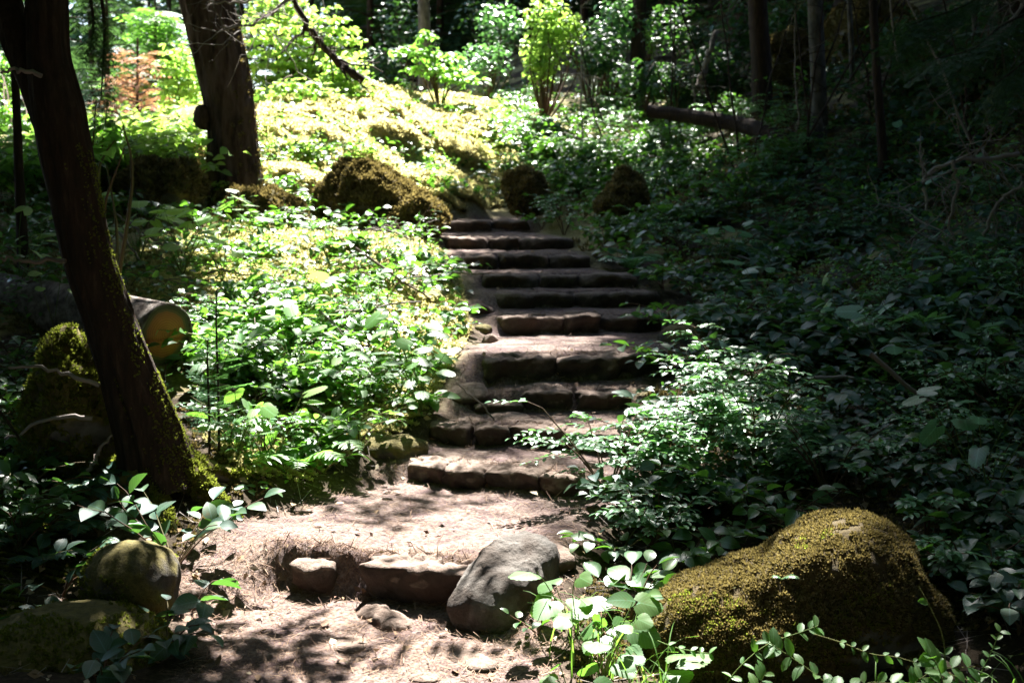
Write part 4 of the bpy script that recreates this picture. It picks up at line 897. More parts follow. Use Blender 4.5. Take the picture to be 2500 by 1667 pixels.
R_ = lambda s: np.random.default_rng(s)

# ------------------------------------------------------------------ plants one can point at
for lab, (vx, vy, Y), n, L, sz, sd, kw in [
    ("glossy leaved shrub with curving bare stems between the rounded boulder and the path", (400, 1275, 5.3), 9, .44, .108, 1, dict(per=6, first=.4, droop=.35, face=-.3)),
    ("three pale glossy leaves on stalks low beside the path, by the rounded boulder", (440, 1340, 5.0), 2, .24, .11, 2, dict(per=3, first=.5, lean=(.5, 0))),
    ("few leaved glossy plant in the shade left of the rounded boulder", (140, 1330, 5.0), 3, .26, .10, 3, dict(per=3, first=.5)),
    ("dark glossy leaves spilling over the edge of the path below the rounded boulder", (385, 1490, 4.6), 6, .24, .095, 4, dict(per=5)),
    ("dark glossy leaves on the low mossy boulder at the bottom left", (235, 1600, 4.25), 6, .24, .10, 5, dict(per=4, droop=.3)),
    ("small dark glossy plant against the rounded boulder's foot", (300, 1410, 4.55), 3, .16, .062, 6, dict(per=3)),
    ("glossy shrub with broad pale leaves draped over the mossy boulder's right shoulder", (2110, 1230, 5.0), 8, .36, .115, 7, dict(per=6, lean=(-.2, -.3))),
    ("glossy shrub reaching in from the right edge above the mossy boulder", (2260, 1260, 5.0), 8, .40, .115, 8, dict(per=6, lean=(-.1, -.3))),
    ("glossy leaves in shade low at the right edge beside the mossy boulder", (2290, 1420, 4.7), 5, .26, .085, 9, dict(per=5)),
    ("pair of sunlit glossy sprigs just left of the mossy boulder's crest", (1665, 1210, 5.0), 6, .26, .10, 10, dict(per=5, lean=(0, -.3))),
    ("whitish broad leaves standing over the grey boulder's right side", (1440, 1330, 4.85), 7, .36, .12, 11, dict(per=4, first=.45, droop=.2, lean=(-.15, -.2))),
    ("two pale round leaves low at the path's edge right of the grey boulder", (1385, 1400, 4.7), 2, .16, .09, 12, dict(per=3, first=.5)),
    ("narrow leaved sprig lying on the dirt beside the grey boulder", (1235, 1400, 4.75), 2, .13, .06, 13, dict(per=4, droop=.1, lean=(-.4, 0))),
    ("broad leaved plant in half shade right of the leafy bush", (2020, 960, 6.4), 4, .3, .125, 14, dict(per=5)),
    ("dark glossy shrub in deep shade at the right edge, middle height", (2260, 900, 6.8), 6, .42, .12, 15, dict(per=6)),
    ("dark glossy shrub on the shaded slope above the leafy bush", (1850, 800, 7.9), 6, .42, .11, 16, dict(per=7)),
    ("bluish glossy shrub overhanging the right end of the fifth step", (1545, 860, 8.2), 6, .42, .10, 17, dict(per=7, lean=(-.35, -.1))),
    ("glossy shrub hanging over the right end of the seventh step", (1560, 740, 9.3), 6, .42, .10, 18, dict(per=7, lean=(-.35, 0))),
    ("glossy sprig leaning out over the left end of the second step", (740, 1110, 6.5), 4, .24, .08, 19, dict(per=6)),
    ("lone glossy plant beside the sunny moss at the foot of the leaning tree", (590, 1140, 6.1), 3, .16, .065, 20, dict(per=4)),
    ("pale leaved plant between the leafy bush and the third step", (1420, 1180, 5.9), 5, .30, .075, 21, dict(per=6, lean=(-.2, -.2)))]:
    b = base_at(vx, vy, Y); plant("salal_shrub", lab, "shrub", b, grow_salal(R_(sd), b, n, L, sz, **kw), 'salal', 'salal' if sd not in (1, 2, 3, 4, 5, 6, 15, 16) else 'salal_shaded')
for lab, (vx, vy, Y), n, L, sz, sd, kw in [
    ("leafy bush of small bright leaves, its left branches over the third step", (1400, 1130, 6.3), 11, .66, .055, 31, dict(lean=(-.15, -.1), twigs=6, per=13)),
    ("leafy bush of small bright leaves right of the fourth step, sunlit middle", (1560, 1120, 6.4), 12, .70, .055, 32, dict(twigs=6, per=13)),
    ("leafy bush of small bright leaves with a long branch reaching right", (1740, 1110, 6.5), 12, .70, .055, 33, dict(lean=(.25, 0), twigs=6, per=13)),
    ("leafy bush of small leaves behind the others, under the shaded shrubs", (1640, 960, 7.1), 10, .60, .055, 34, dict(twigs=6, per=12)),
    ("leafy bush of small leaves directly above the mossy boulder", (1900, 1170, 5.9), 9, .50, .050, 35, dict(lean=(.1, 0))),
    ("low bush of small bright leaves between the leafy bush and the grey boulder", (1500, 1230, 5.7), 9, .46, .050, 36, dict(lean=(-.1, -.1))),
    ("small sprig with pointed bright leaves right of the mossy boulder's top", (2130, 1210, 5.4), 2, .42, .055, 37, dict(twigs=3, lean=(0, -.2))),
    ("dark small leaved sprigs in shade at the right below the glossy shrub", (2230, 1390, 4.9), 5, .36, .05, 38, dict()),
    ("bush of small green leaves on the sunny spot above the fifth step's right end", (1660, 900, 7.8), 5, .5, .055, 39, dict())]:
    b = base_at(vx, vy, Y); plant("huckleberry_bush", lab, "bush", b, grow_twiggy(R_(sd), b, n, L, sz, **kw), 'oval', 'huck')
for lab, (vx, vy, Y), n, L, sz, sd, kw in [
    ("broad lobed bright leaves behind the cut log's top, left group", (320, 640, 9.5), 12, .55, .20, 51, dict(face=-.25, lean=(0, -.2))),
    ("broad lobed bright leaves above the cut log, middle group with two white lit leaves", (420, 645, 9.3), 12, .50, .19, 52, dict(face=-.25, lean=(0, -.2))),
    ("broad lobed bright leaves right of the cut log's top", (510, 650, 9.3), 10, .55, .17, 53, dict(face=-.2)),
    ("lobed pale green leaves in the shade at the far left edge", (40, 560, 8.5), 8, .5, .17, 54, dict(face=-.2)),
    ("lobed pale green leaves in the shade left of the leaning tree's middle", (120, 640, 8.0), 7, .5, .15, 55, dict(face=-.2))]:
    b = base_at(vx, vy, Y); plant("thimbleberry_plant", lab, "plant", b, grow_lobed(R_(sd), b, n, L, sz, **kw), 'lobed', 'maple', stemmat='greenstem')
for lab, (vx, vy, Y), n, L, sz, sd, kw in [
    ("round lobed bright green leaves with dark shadows on them, over the grey boulder", (1310, 1340, 4.75), 11, .26, .13, 56, dict(face=-.7)),
    ("folded lobed bright green leaves at the path's right edge near the bottom", (1385, 1500, 4.35), 12, .26, .12, 57, dict(face=-.7)),
    ("big round scalloped leaf cut by the bottom edge, right of the path", (1500, 1640, 4.0), 6, .17, .17, 58, dict(face=-.3)),
    ("lobed green leaves at the bottom edge beside the grass", (1320, 1640, 4.05), 7, .15, .10, 59, dict(face=-.3))]:
    b = base_at(vx, vy, Y); plant("lobed_leaf_plant", lab, "plant", b, grow_lobed(R_(sd), b, n, L, sz, **kw), 'round', 'fresh', stemmat='greenstem')
for lab, (vx, vy, Y), n, L, sd, le in [
    ("yellow green sunlit fern in the middle of the left bank", (700, 790, 8.3), 7, .34, 61, (0, -.3)), ("bright fern lower on the left bank right of the cut log", (560, 800, 8.0), 6, .30, 62, (0, -.2)),
    ("pale fern near the top of the left bank by the steps", (830, 640, 9.6), 6, .34, 63, (0, 0)), ("small fern at the base of the conifer sapling", (545, 1020, 6.7), 6, .20, 64, (0, 0)),
    ("dark fern in the bottom left corner", (40, 1480, 4.6), 6, .20, 65, (0, 0)), ("dark fern in the shade at the left edge above the roots", (60, 960, 6.4), 6, .28, 66, (0, 0)),
    ("dim fern on the shaded slope above the leafy bush", (1760, 800, 8.2), 6, .34, 67, (0, 0)), ("yellowish fern right of the sixth step", (1610, 690, 9.9), 6, .34, 68, (0, 0)),
    ("dim fern right of the ninth step", (1450, 610, 11.4), 7, .4, 69, (0, 0)), ("small fern frond growing on the mossy boulder's front", (1795, 1330, 4.33), 2, .07, 70, (0, -.6)),
    ("fern at the lower right corner among the paired leaf stems", (2270, 1590, 4.05), 5, .2, 71, (0, 0)), ("dark fern on the slope at the right edge", (2200, 720, 8.4), 7, .42, 72, (0, 0)), ("fern left of the topmost step under the big mossy boulder", (720, 560, 11.6), 7, .36, 73, (0, 0))]:
    b = base_at(vx, vy, Y) if sd != 70 else at(vx, vy, Y); plant("fern", lab, "fern", b, grow_fern(R_(sd), b, n, L, le), 'pinna', 'bright' if sd in (61, 62, 63, 64, 68, 71) else 'huck', stemmat='greenstem', pname="leaflet")
# stems with paired oval leaves along the bottom right
for k, (lab, vps, Y, n, sz) in enumerate([
    ("long stem of paired oval leaves along the bottom right, topmost of them", [(1870, 1455), (1935, 1475), (2000, 1500), (2070, 1510), (2190, 1550), (2260, 1570)], 4.05, 22, .036),
    ("stem of paired leaves at the bottom just right of the grass", [(1510, 1470), (1550, 1485), (1600, 1495), (1640, 1500)], 4.1, 10, .034),
    ("arching stem of large paired leaves rising from the bottom edge, middle", [(2020, 1640), (1930, 1590), (1850, 1530), (1790, 1490), (1760, 1470)], 3.95, 16, .056),
    ("stem of large oval leaves from the bottom edge right of the middle", [(2060, 1650), (2080, 1600), (2110, 1560), (2160, 1535), (2240, 1530)], 3.95, 16, .055),
    ("leaning stem of dark paired leaves before the mossy boulder's shade", [(1640, 1620), (1690, 1540), (1760, 1480), (1840, 1450), (1880, 1435)], 4.15, 16, .042),
    ("stem of big oval leaves at the bottom right, fanned like a hand", [(2180, 1650), (2170, 1580), (2150, 1520), (2130, 1500)], 3.9, 12, .062),
    ("upright stem with tiny paired leaves near the lower right corner", [(2215, 1640), (2240, 1570), (2275, 1500), (2300, 1440)], 4.0, 16, .030),
    ("stem of oval leaves cut by the bottom edge in the middle right", [(1840, 1650), (1880, 1600), (1950, 1575), (2020, 1565), (2100, 1580)], 3.85, 16, .056),
    ("short stem of bright leaves by the bottom edge, right of the round leaf", [(1700, 1660), (1720, 1610), (1745, 1570), (1760, 1540)], 3.95, 10, .050),
    ("thin tall stem with one pale floating leaf before the mossy boulder", [(2175, 1640), (2172, 1540), (2165, 1460), (2135, 1390), (2110, 1345)], 4.1, 3, .045)]):
    r = R_(80 + k); P = curve([at(x, y, Y) for x, y in vps], 18); root = thing("vetch_stem", lab, "plant", P[0])
    u = .15 + .85 * np.repeat((np.arange(n // 2 + n % 2) + .5) / (n // 2 + n % 2), 2)[:n]; t = np.linspace(0, 1, 18)
    q = np.stack([np.interp(u, t, P[:, c]) for c in range(3)], -1); tan = unit(np.stack([np.interp(u, t, np.gradient(P[:, c])) for c in range(3)], -1))
    sd = unit(np.cross(tan, [0, -.6, 1.])) * np.where(np.arange(n) % 2, 1, -1)[:, None]
    Mx = frames(unit(tan * .5 + sd * .8 + r.normal(0, .22, (n, 3))), unit([0, -.35, 1.] + r.normal(0, .3, (n, 3))), sz * (.75 + .45 * r.random(n)))
    emit(root, [tube(P, np.linspace(.0025, .0012, 18), 4)], (q, Mx), 'oval', 'fresh', stemmat='greenstem')
# grass tufts
def grass(label, vx, vy, Y, n, L, seed, sp=.06):
    r = R_(seed); b = base_at(vx, vy, Y); root = thing("grass_tuft", label, "grass", b)
    for k in range(n):
        az = r.random() * 6.28; l = L * (.5 + .7 * r.random()); t = np.linspace(0, 1, 8); h = np.array([math.cos(az), math.sin(az), 0])
        P = b + r.normal(0, sp, 3) * [1, 1, 0] + h * l * (.5 * t ** 2)[:, None] + np.array([0, 0, 1.]) * (l * (t - .35 * t ** 3))[:, None]
        sd = np.cross(h, [0, 0, 1.]) * .0032; w = (1 - t ** 2)[:, None] + .05
        V = np.stack([P - sd * w, P + sd * w + [0, 0, .001]], 1).reshape(-1, 3); i = np.arange(7) * 2
        part("blade", [(V, np.stack([i, i + 1, i + 3, i + 2], -1), 0)], [M['grass']], root)
grass("thin bright grass blades among the lobed leaves at the path's right edge", 1400, 1480, 4.5, 26, .34, 1, .09)
grass("few tall grass blades at the bottom edge right of the path", 1480, 1600, 4.1, 18, .34, 2, .07)
grass("arching grass blades rising before the mossy boulder's dark front", 1990, 1590, 4.0, 14, .26, 3, .08)
grass("thin grass blades in the lower right corner", 2300, 1600, 4.0, 14, .28, 4, .07)
grass("few grass blades over the grey boulder's right end", 1330, 1330, 4.8, 14, .2, 5, .06)
# conifer saplings
def sapling(label, vx, vy, Y, h, n, size, seed, mat='mossgreen'):
    r = R_(seed); b = base_at(vx, vy, Y); root = thing("conifer_sapling", label, "sapling", b)
    P = b + np.array([[0, 0, -.03], [.004, 0, h * .4], [0, .01, h * .8], [.01, 0, h]]); part("stem", [(*tube(curve(P, 12), np.linspace(.008, .003, 12), 6), 0)], [M['bark']], root, True)
    for k in range(n):
        f = .12 + .88 * k / n; az = k * 2.4 + r.normal(0, .3); o = b + [0, 0, h * f]; d = np.array([math.cos(az), math.sin(az), .3]); l = size * (1.25 - f) * (.7 + .6 * r.random())
        Mx = frames(np.array([d, d + r.normal(0, .3, 3)]), np.array([[0, 0, 1.]] * 2), np.array([l, l * .75])); T = np.array([o, o + d * l * .3])
        v, f_ = inst(FINE, Mx, T); part("branch", [(v, f_, 0)], [M['huck']], root)
sapling("slender conifer sapling standing against the leaves right of the leaning tree", 505, 1100, 6.5, .86, 26, .22, 1)
sapling("second thin conifer sapling close beside the first", 483, 1110, 6.45, .62, 16, .16, 2)
sapling("tiny conifer sprig in front of the log's cut end", 378, 900, 6.9, .34, 10, .10, 3)
# broadleaf saplings and bright shrubs behind
def leafcloud(name, label, cat, base, blobs, n, size, kind, mat, seed, single=False, group=None, stems=5, flat=.6, smat='stem'):
    """n leaves through some lobes (centre, radii), on limbs from the base"""
    r = R_(seed); root = thing(name, label, cat, base, group); w = np.array([np.prod(b[1]) ** .67 for b in blobs]); T, st = [], []
    for (c, rd), k in zip(blobs, (n * w / w.sum()).astype(int)):
        c = np.asarray(c); v = unit(r.normal(0, 1, (k, 3))) * (r.random(k) ** .45)[:, None]; ly = np.round(v[:, 2] * 4) / 4; v[:, 2] = v[:, 2] * (1 - flat) + ly * flat; T.append(c + v * rd)
        for s in range(stems):
            tgt = c + unit(r.normal(0, 1, 3)) * rd * .7; m = (base + tgt) / 2 + r.normal(0, .12, 3) + [0, 0, .15]; st.append(tube(curve([base - [0, 0, .1], m, tgt], 9), np.linspace(.018, .004, 9), 4))
    T = np.concatenate(T); k = len(T); D = unit(np.c_[r.normal(0, 1, (k, 2)), r.normal(-.15, .25, k)]); N_ = unit([0, -.1, 1.] + r.normal(0, .35, (k, 3)))
    ok = fbm(T * 1.7 + seed, 2) > -.42; T, D, N_ = T[ok], D[ok], N_[ok]; k = len(T)
    emit(root, st, (T, frames(D, N_, size * (.6 + .7 * r.random(k)))), kind, mat, single, smat)
def vb(vx, vy, Y, rx, rz): s = KV * Y / FPX; return (at(vx, vy, Y), np.array([rx * s, min(rx, 60) * s * .9, rz * s]))
leafcloud("maple_shrub", "big sunlit shrub blazing yellow green just right of the leaning fir trunk", "shrub", base_at(690, 240, 19), [vb(640, 150, 19, 110, 110), vb(740, 120, 19.5, 110, 100), vb(640, 40, 20, 90, 60), vb(790, 180, 18.5, 60, 60), vb(690, 230, 18, 120, 50)], 5200, .105, 'lobed', 'maple', 1)
leafcloud("maple_shrub", "sunlit yellow green shrub between the orange conifer and the leaning fir trunk", "shrub", base_at(410, 330, 21), [vb(410, 190, 21, 60, 90), vb(420, 290, 20, 60, 60), vb(370, 330, 19, 90, 40)], 2400, .105, 'lobed', 'maple', 2)
leafcloud("maple_shrub", "pale bright shrub low behind the orange conifer's foot", "shrub", base_at(250, 330, 23), [vb(240, 320, 22, 70, 60), vb(310, 350, 20, 70, 30)], 1500, .10, 'lobed', 'bright', 3)
leafcloud("maple_shrub", "sunlit shrub left of the leaning tree at the left edge", "shrub", base_at(30, 330, 18), [vb(20, 300, 18, 60, 70), vb(10, 180, 20, 40, 60)], 900, .10, 'lobed', 'bright', 9)
leafcloud("maple_sapling", "tall narrow sapling with glowing green leaves before the dark forest wall", "tree", base_at(1250, 230, 20.5), [vb(1255, 40, 20.5, 55, 60), vb(1250, 115, 20.5, 60, 50), vb(1235, 160, 20.5, 40, 36), vb(1300, 70, 20.8, 46, 40)], 1500, .10, 'lobed', 'maple', 4)
leafcloud("flowering_shrub", "shrub with tiers of almost white sunlit leaves above the mound", "shrub", base_at(1010, 215, 20), [vb(985, 80, 20, 30, 12), vb(960, 118, 20, 70, 16), vb(1000, 130, 20, 60, 14), vb(1000, 160, 19.8, 80, 16), vb(1060, 180, 19.6, 60, 14)], 420, .12, 'salal', 'bright', 5, True, stems=2, flat=.9)
leafcloud("maple_shrub", "small glowing green shrub deep in the dark wood at the top", "shrub", base_at(1490, 150, 26), [vb(1495, 85, 26, 36, 46)], 420, .10, 'lobed', 'maple', 6)
leafcloud("backlit_sapling", "sapling with dangling backlit leaves just right of the leaning tree", "sapling", base_at(235, 470, 8.2), [vb(255, 300, 8.2, 45, 60), vb(270, 370, 8.2, 60, 50), vb(235, 210, 8.2, 30, 40)], 130, .10, 'salal', 'bright', 7, True, stems=2, flat=0)
leafcloud("maple_shrub", "dim green shrub in half shade at the top right of middle", "shrub", base_at(1400, 190, 23), [vb(1400, 100, 23, 60, 50), vb(1420, 40, 23, 60, 50), vb(1370, 150, 22, 50, 30)], 900, .10, 'lobed', 'huck', 8)
leafcloud("maple_shrub", "dark leaved shrub under the conifers between the pale shrub and the sapling", "shrub", base_at(1120, 200, 23), [vb(1110, 140, 23, 80, 40), vb(1150, 60, 24, 60, 60)], 900, .10, 'lobed', 'huck', 10)
for k, (vx, vy, Y, rx, rz) in enumerate([(1360, 110, 22, 70, 60), (1560, 60, 22, 90, 60), (1640, 150, 20, 80, 50), (1700, 60, 21, 70, 70), (1480, 170, 21, 80, 34), (1820, 40, 20, 60, 50), (1560, 190, 20, 70, 30), (930, 60, 27, 80, 70), (1130, 40, 27, 80, 70), (880, 150, 25, 50, 50), (2080, 120, 16, 80, 80), (2250, 150, 14, 80, 80), (1960, 60, 21, 60, 60)]):
    leafcloud("understory_shrub", ["dim leafy understory shrub in the dark wood behind", "dark tangled understory shrub in the deep shade"][k > 9], "shrub", base_at(vx, vy + rz, Y) - [0, 0, .1], [vb(vx, vy, Y, rx, rz), vb(vx + 30, vy + 40, Y, rx * .7, rz * .6)], 620, .11, 'salal', 'salal_shaded', 40 + k, group=["understory shrubs in the dark wood", "understory shrubs at the right"][k > 9])
for lab, (vx, vy, Y), n, L, sz, sd in [("leafy sprigs growing in front of the large golden mossy boulder", (800, 540, 12.1), 8, .42, .10, 91), ("leafy sprigs between the large mossy boulder and the topmost step", (960, 545, 12.0), 6, .34, .09, 92), ("leafy plant in front of the boulder above the topmost step", (1245, 490, 14.6), 6, .38, .10, 93),
    ("shaded leafy plant at the foot of the dome shaped mossy boulder", (1400, 530, 13.2), 6, .36, .10, 94), ("leafy plant right of the dome shaped mossy boulder", (1495, 525, 13.3), 7, .45, .11, 95), ("leafy sprigs over the shaded boulder behind the cut log", (330, 470, 11.0), 7, .5, .10, 96), ("leafy sprigs right of the shaded boulder below the fir trunk", (450, 470, 11.2), 7, .5, .10, 97),
    ("leafy sprigs spilling over the mossy hummock above the left bank", (620, 525, 11.6), 7, .4, .09, 98), ("leafy plant above the small stone at the left end of the sixth step", (1030, 760, 9.1), 5, .3, .09, 99), ("leafy plant beside the bare dirt at the right end of the ninth step", (1420, 600, 11.6), 8, .45, .10, 101), ("leafy plant filling the corner right of the tenth step", (1390, 565, 12.4), 8, .45, .10, 102), ("leafy plant at the right end of the eighth step", (1520, 640, 10.8), 8, .42, .10, 103), ("drooping sprigs hanging over the left end of the eighth step", (1030, 655, 10.3), 6, .34, .08, 100)]:
    b = base_at(vx, vy, Y); plant("leafy_sprigs", lab, "plant", b, grow_salal(R_(sd), b, n, L, sz, per=8, lean=(0, -.15)), 'salal', 'salal')
for lab, (vx, vy, Y), n, L, sz, sd in [("dim glossy sprigs behind the largest boulder's low left shelf", (1640, 1235, 5.5), 7, .34, .09, 111), ("dim glossy sprigs right behind the crest of the largest boulder", (1800, 1190, 5.6), 7, .34, .09, 112), ("dim glossy plant in the gap between the leafy bush and the largest boulder", (1560, 1260, 5.4), 7, .32, .085, 113),
    ("glossy sprigs between the grey boulder and the low leafy bush", (1420, 1260, 5.5), 6, .28, .08, 114), ("dim glossy sprigs under the leafy bush, above the boulder's saddle", (1720, 1200, 5.8), 7, .32, .085, 115)]:
    b = base_at(vx, vy, Y); plant("salal_shrub", lab, "shrub", b, grow_salal(R_(sd), b, n, L, sz, per=7, lean=(0, -.2)), 'salal', 'salal')
# ------------------------------------------------------------------ the undergrowth: shrubs one by one, nearest and largest first
def spread_in(poly, n, seed, path=.05, clump=-.12):
    """ground points under a patch of the view, evenly dense as seen"""
    r = R_(seed); p = np.asarray(poly, float); out = np.zeros((0, 3)); lo, hi = p.min(0), p.max(0)
    for _ in range(12):
        v = lo + (hi - lo) * r.random((n * 3, 2)); v = v[in_poly(v[:, 0], v[:, 1], p)]; P = ground_hit(v[:, 0], v[:, 1]); P = P[~np.isnan(P[:, 0])]
        P = P[path_mask(P[:, 0], P[:, 1]) < path]; P = P[fbm(np.c_[P[:, :2] * 1.3 + seed % 7, P[:, :1] * 0], 2) > clump]; out = np.vstack([out, P])
        if len(out) >= n: break
    return out[:n]
BANK = [(270, 700), (300, 560), (560, 515), (990, 545), (1060, 660), (1080, 760), (1010, 900), (960, 975), (800, 1050), (700, 1110), (560, 1090), (470, 1010), (450, 760)]
MOUND = [(500, 480), (470, 400), (560, 290), (620, 240), (900, 195), (1130, 215), (1190, 400), (1180, 470), (1000, 490), (780, 420), (680, 500)]
MIDR = [(1130, 420), (1120, 200), (1500, 200), (1900, 300), (1800, 430), (1560, 560), (1300, 560), (1240, 500)]
RIGHT = [(1480, 560), (1800, 420), (2000, 330), (2352, 260), (2352, 1250), (2100, 1100), (1950, 900), (1650, 790), (1560, 700)]
LEFTD = [(0, 480), (100, 420), (300, 480), (250, 560), (280, 640), (150, 900), (80, 1200), (0, 1400)]
UPR = [(1700, 240), (1900, 40), (2352, 40), (2352, 300), (2000, 330), (1900, 300)]
def field(poly, n, seed, name, labels, cat, grower, kind, mat, single, group, sm='stem'):
    for k, b in enumerate(spread_in(poly, n, seed)):
        r = R_(seed * 1000 + k); plant(name, labels, cat, b, grower(r, b), kind, mat, single, group, sm)
field(BANK, 72, 201, "salal_shrub", "low salal shrub among those covering the sunlit left bank", "shrub", lambda r, b: grow_salal(r, b, 4, .16 + .34 * r.random() ** 1.5, .055 + .06 * r.random() ** 2, per=8, up=.7, lean=(0, -.2)), 'salal', 'salal', True, "salal shrubs on the sunlit left bank")
field(BANK, 52, 202, "leafy_plant", "soft bright green plant among those on the sunlit left bank", "plant", lambda r, b: grow_salal(r, b, 4, .14 + .3 * r.random(), .045 + .075 * r.random() ** 1.5, per=8, up=.8, lean=(0, -.25)), 'oval', 'bright', True, "soft leaved plants on the sunlit left bank", 'greenstem')
field(BANK, 14, 203, "huckleberry_bush", "twiggy small leaved bush among those on the sunlit left bank", "bush", lambda r, b: grow_twiggy(r, b, 4, .38, .036, twigs=4, per=9), 'oval', 'huck', True, "twiggy bushes on the sunlit left bank")
field(MOUND, 36, 204, "mound_shrub", "low sun bleached shrub among those covering the bright mound above the steps", "shrub", lambda r, b: grow_salal(r, b, 5, .36, .075, per=9, up=.8), 'salal', 'salal', False, "shrubs on the bright mound")
field(MOUND, 18, 205, "mound_plant", "yellow green plant among those growing on the bright mound", "plant", lambda r, b: grow_salal(r, b, 5, .36, .085, per=9, up=.6), 'salal', 'maple', False, "yellow green plants on the bright mound")
field(MIDR, 110, 206, "dappled_shrub", "shrub in dappled light among those on the slope right of the mound", "shrub", lambda r, b: grow_salal(r, b, 6, .5, .09, per=10, up=.7), 'salal', 'salal', False, "shrubs in dappled light")
field(MIDR, 40, 207, "dappled_bush", "fine leaved bush in dappled light right of the mound", "bush", lambda r, b: grow_twiggy(r, b, 5, .6, .055, twigs=5, per=10), 'oval', 'huck', False, "fine leaved bushes in dappled light")
field(RIGHT, 110, 208, "shaded_shrub", "dark salal shrub among those on the shaded right slope", "shrub", lambda r, b: grow_salal(r, b, 5, .45, .10 + .03 * r.random(), per=7, up=.8, lean=(-.2, -.2)), 'salal', 'salal', b is None, "salal shrubs on the shaded right slope") if False else None
def field_right(poly, n, seed, near):
    P = spread_in(poly, n, seed); o = np.argsort(P[:, 1])
    for q, k in enumerate(o):
        b = P[k]; r = R_(seed * 1000 + int(k)); plant("shaded_shrub", "dark salal shrub among those on the shaded right slope", "shrub", b, grow_salal(r, b, 5, .45, .095 + .03 * r.random(), per=7, up=.8, lean=(-.15, -.2)), 'salal', 'salal_shaded', q < near, "salal shrubs on the shaded right slope")
field_right(RIGHT, 120, 208, 60)
RLOW = [(1400, 1150), (1560, 850), (1650, 790), (1950, 900), (2352, 1250), (2352, 1567), (2230, 1400), (2120, 1200), (1900, 1110), (1700, 1170), (1480, 1280)]
field(RLOW, 34, 215, "slope_shrub", "dim salal shrub among those behind the largest mossy boulder", "shrub", lambda r, b: grow_salal(r, b, 5, .38, .10, per=7, up=.8, lean=(-.1, -.25)), 'salal', 'salal_shaded', True, "salal shrubs behind the largest boulder")
field(RIGHT, 40, 209, "shaded_bush", "dark fine leaved bush among those on the shaded right slope", "bush", lambda r, b: grow_twiggy(r, b, 4, .5, .05, twigs=4, per=9), 'oval', 'huck', False, "fine leaved bushes on the shaded right slope")
field(LEFTD, 34, 210, "shaded_plant", "dark leafy plant in the shade left of the leaning tree", "plant", lambda r, b: grow_salal(r, b, 4, .4, .085, per=7, up=.8), 'salal', 'salal', False, "dark plants left of the leaning tree")
field([(1340, 40), (1900, 40), (1900, 280), (1500, 210), (1340, 190)], 44, 214, "upper_bush", "dim shrub among those in the dark wood above the fallen grey log", "shrub", lambda r, b: grow_salal(r, b, 5, .8, .11, per=9, up=.8), 'salal', 'salal', False, "dim shrubs above the fallen grey log")
field(UPR, 40, 211, "upper_shrub", "dark shrub high on the slope near the upper right corner", "shrub", lambda r, b: grow_salal(r, b, 5, .6, .11, per=8, up=.8), 'salal', 'salal_shaded', False, "dark shrubs high on the right slope")

LEFTB = [(170, 330), (480, 340), (500, 430), (420, 470), (170, 440)]
field(LEFTB, 40, 212, "valley_shrub", "sunlit shrub low in the valley beyond the mossy boulders", "shrub", lambda r, b: grow_salal(r, b, 7, .8, .13, per=9, up=.6), 'salal', 'maple', False, "sunlit shrubs beyond the boulders")
field([(0, 330), (170, 330), (170, 450), (0, 480)], 24, 213, "valley_shrub", "sunlit shrub left of the leaning tree in the valley", "shrub", lambda r, b: grow_salal(r, b, 7, .7, .13, per=9, up=.6), 'salal', 'bright', False, "sunlit shrubs left of the leaning tree")

field(BANK, 13, 216, "fern", "small pale fern among the leaves of the sunlit left bank", "fern", lambda r, b: grow_fern(r, b, 6, .2 + .16 * r.random(), (0, -.2)), 'pinna', 'bright', True, "small ferns on the sunlit left bank", 'greenstem')
field(BANK, 16, 217, "broad_leaf_plant", "broad lobed leaved plant among the low leaves of the sunlit left bank", "plant", lambda r, b: grow_lobed(r, b, 8, .34, .12 + .05 * r.random(), face=-.25, lean=(0, -.2)), 'lobed', 'bright', True, "broad leaved plants on the sunlit left bank", 'greenstem')
field(RIGHT, 14, 218, "fern", "dim fern among the shrubs of the shaded right slope", "fern", lambda r, b: grow_fern(r, b, 7, .3 + .2 * r.random(), (0, -.2)), 'pinna', 'salal_shaded', True, "ferns on the shaded right slope", 'greenstem')
field(RIGHT, 14, 219, "broad_leaf_plant", "broad lobed leaved plant dim among the shrubs of the right slope", "plant", lambda r, b: grow_lobed(r, b, 7, .5, .16, face=-.25), 'lobed', 'huck', True, "broad leaved plants on the shaded right slope", 'greenstem')
LEFTLOW = [(0, 1120), (250, 1110), (340, 1250), (200, 1290), (160, 1460), (0, 1500)]
field(LEFTLOW, 12, 224, "shaded_plant", "small dark leafy plant on the ground between roots and corner boulder", "plant", lambda r, b: grow_salal(r, b, 3, .22, .08, per=5, up=.8), 'salal', 'salal_shaded', True, "dark plants by the mossy roots")
field(LEFTLOW, 7, 225, "fern", "small dark fern on the ground between roots and corner boulder", "fern", lambda r, b: grow_fern(r, b, 6, .16 + .1 * r.random(), (0, -.2)), 'pinna', 'salal_shaded', True, "dark ferns by the mossy roots", 'greenstem')
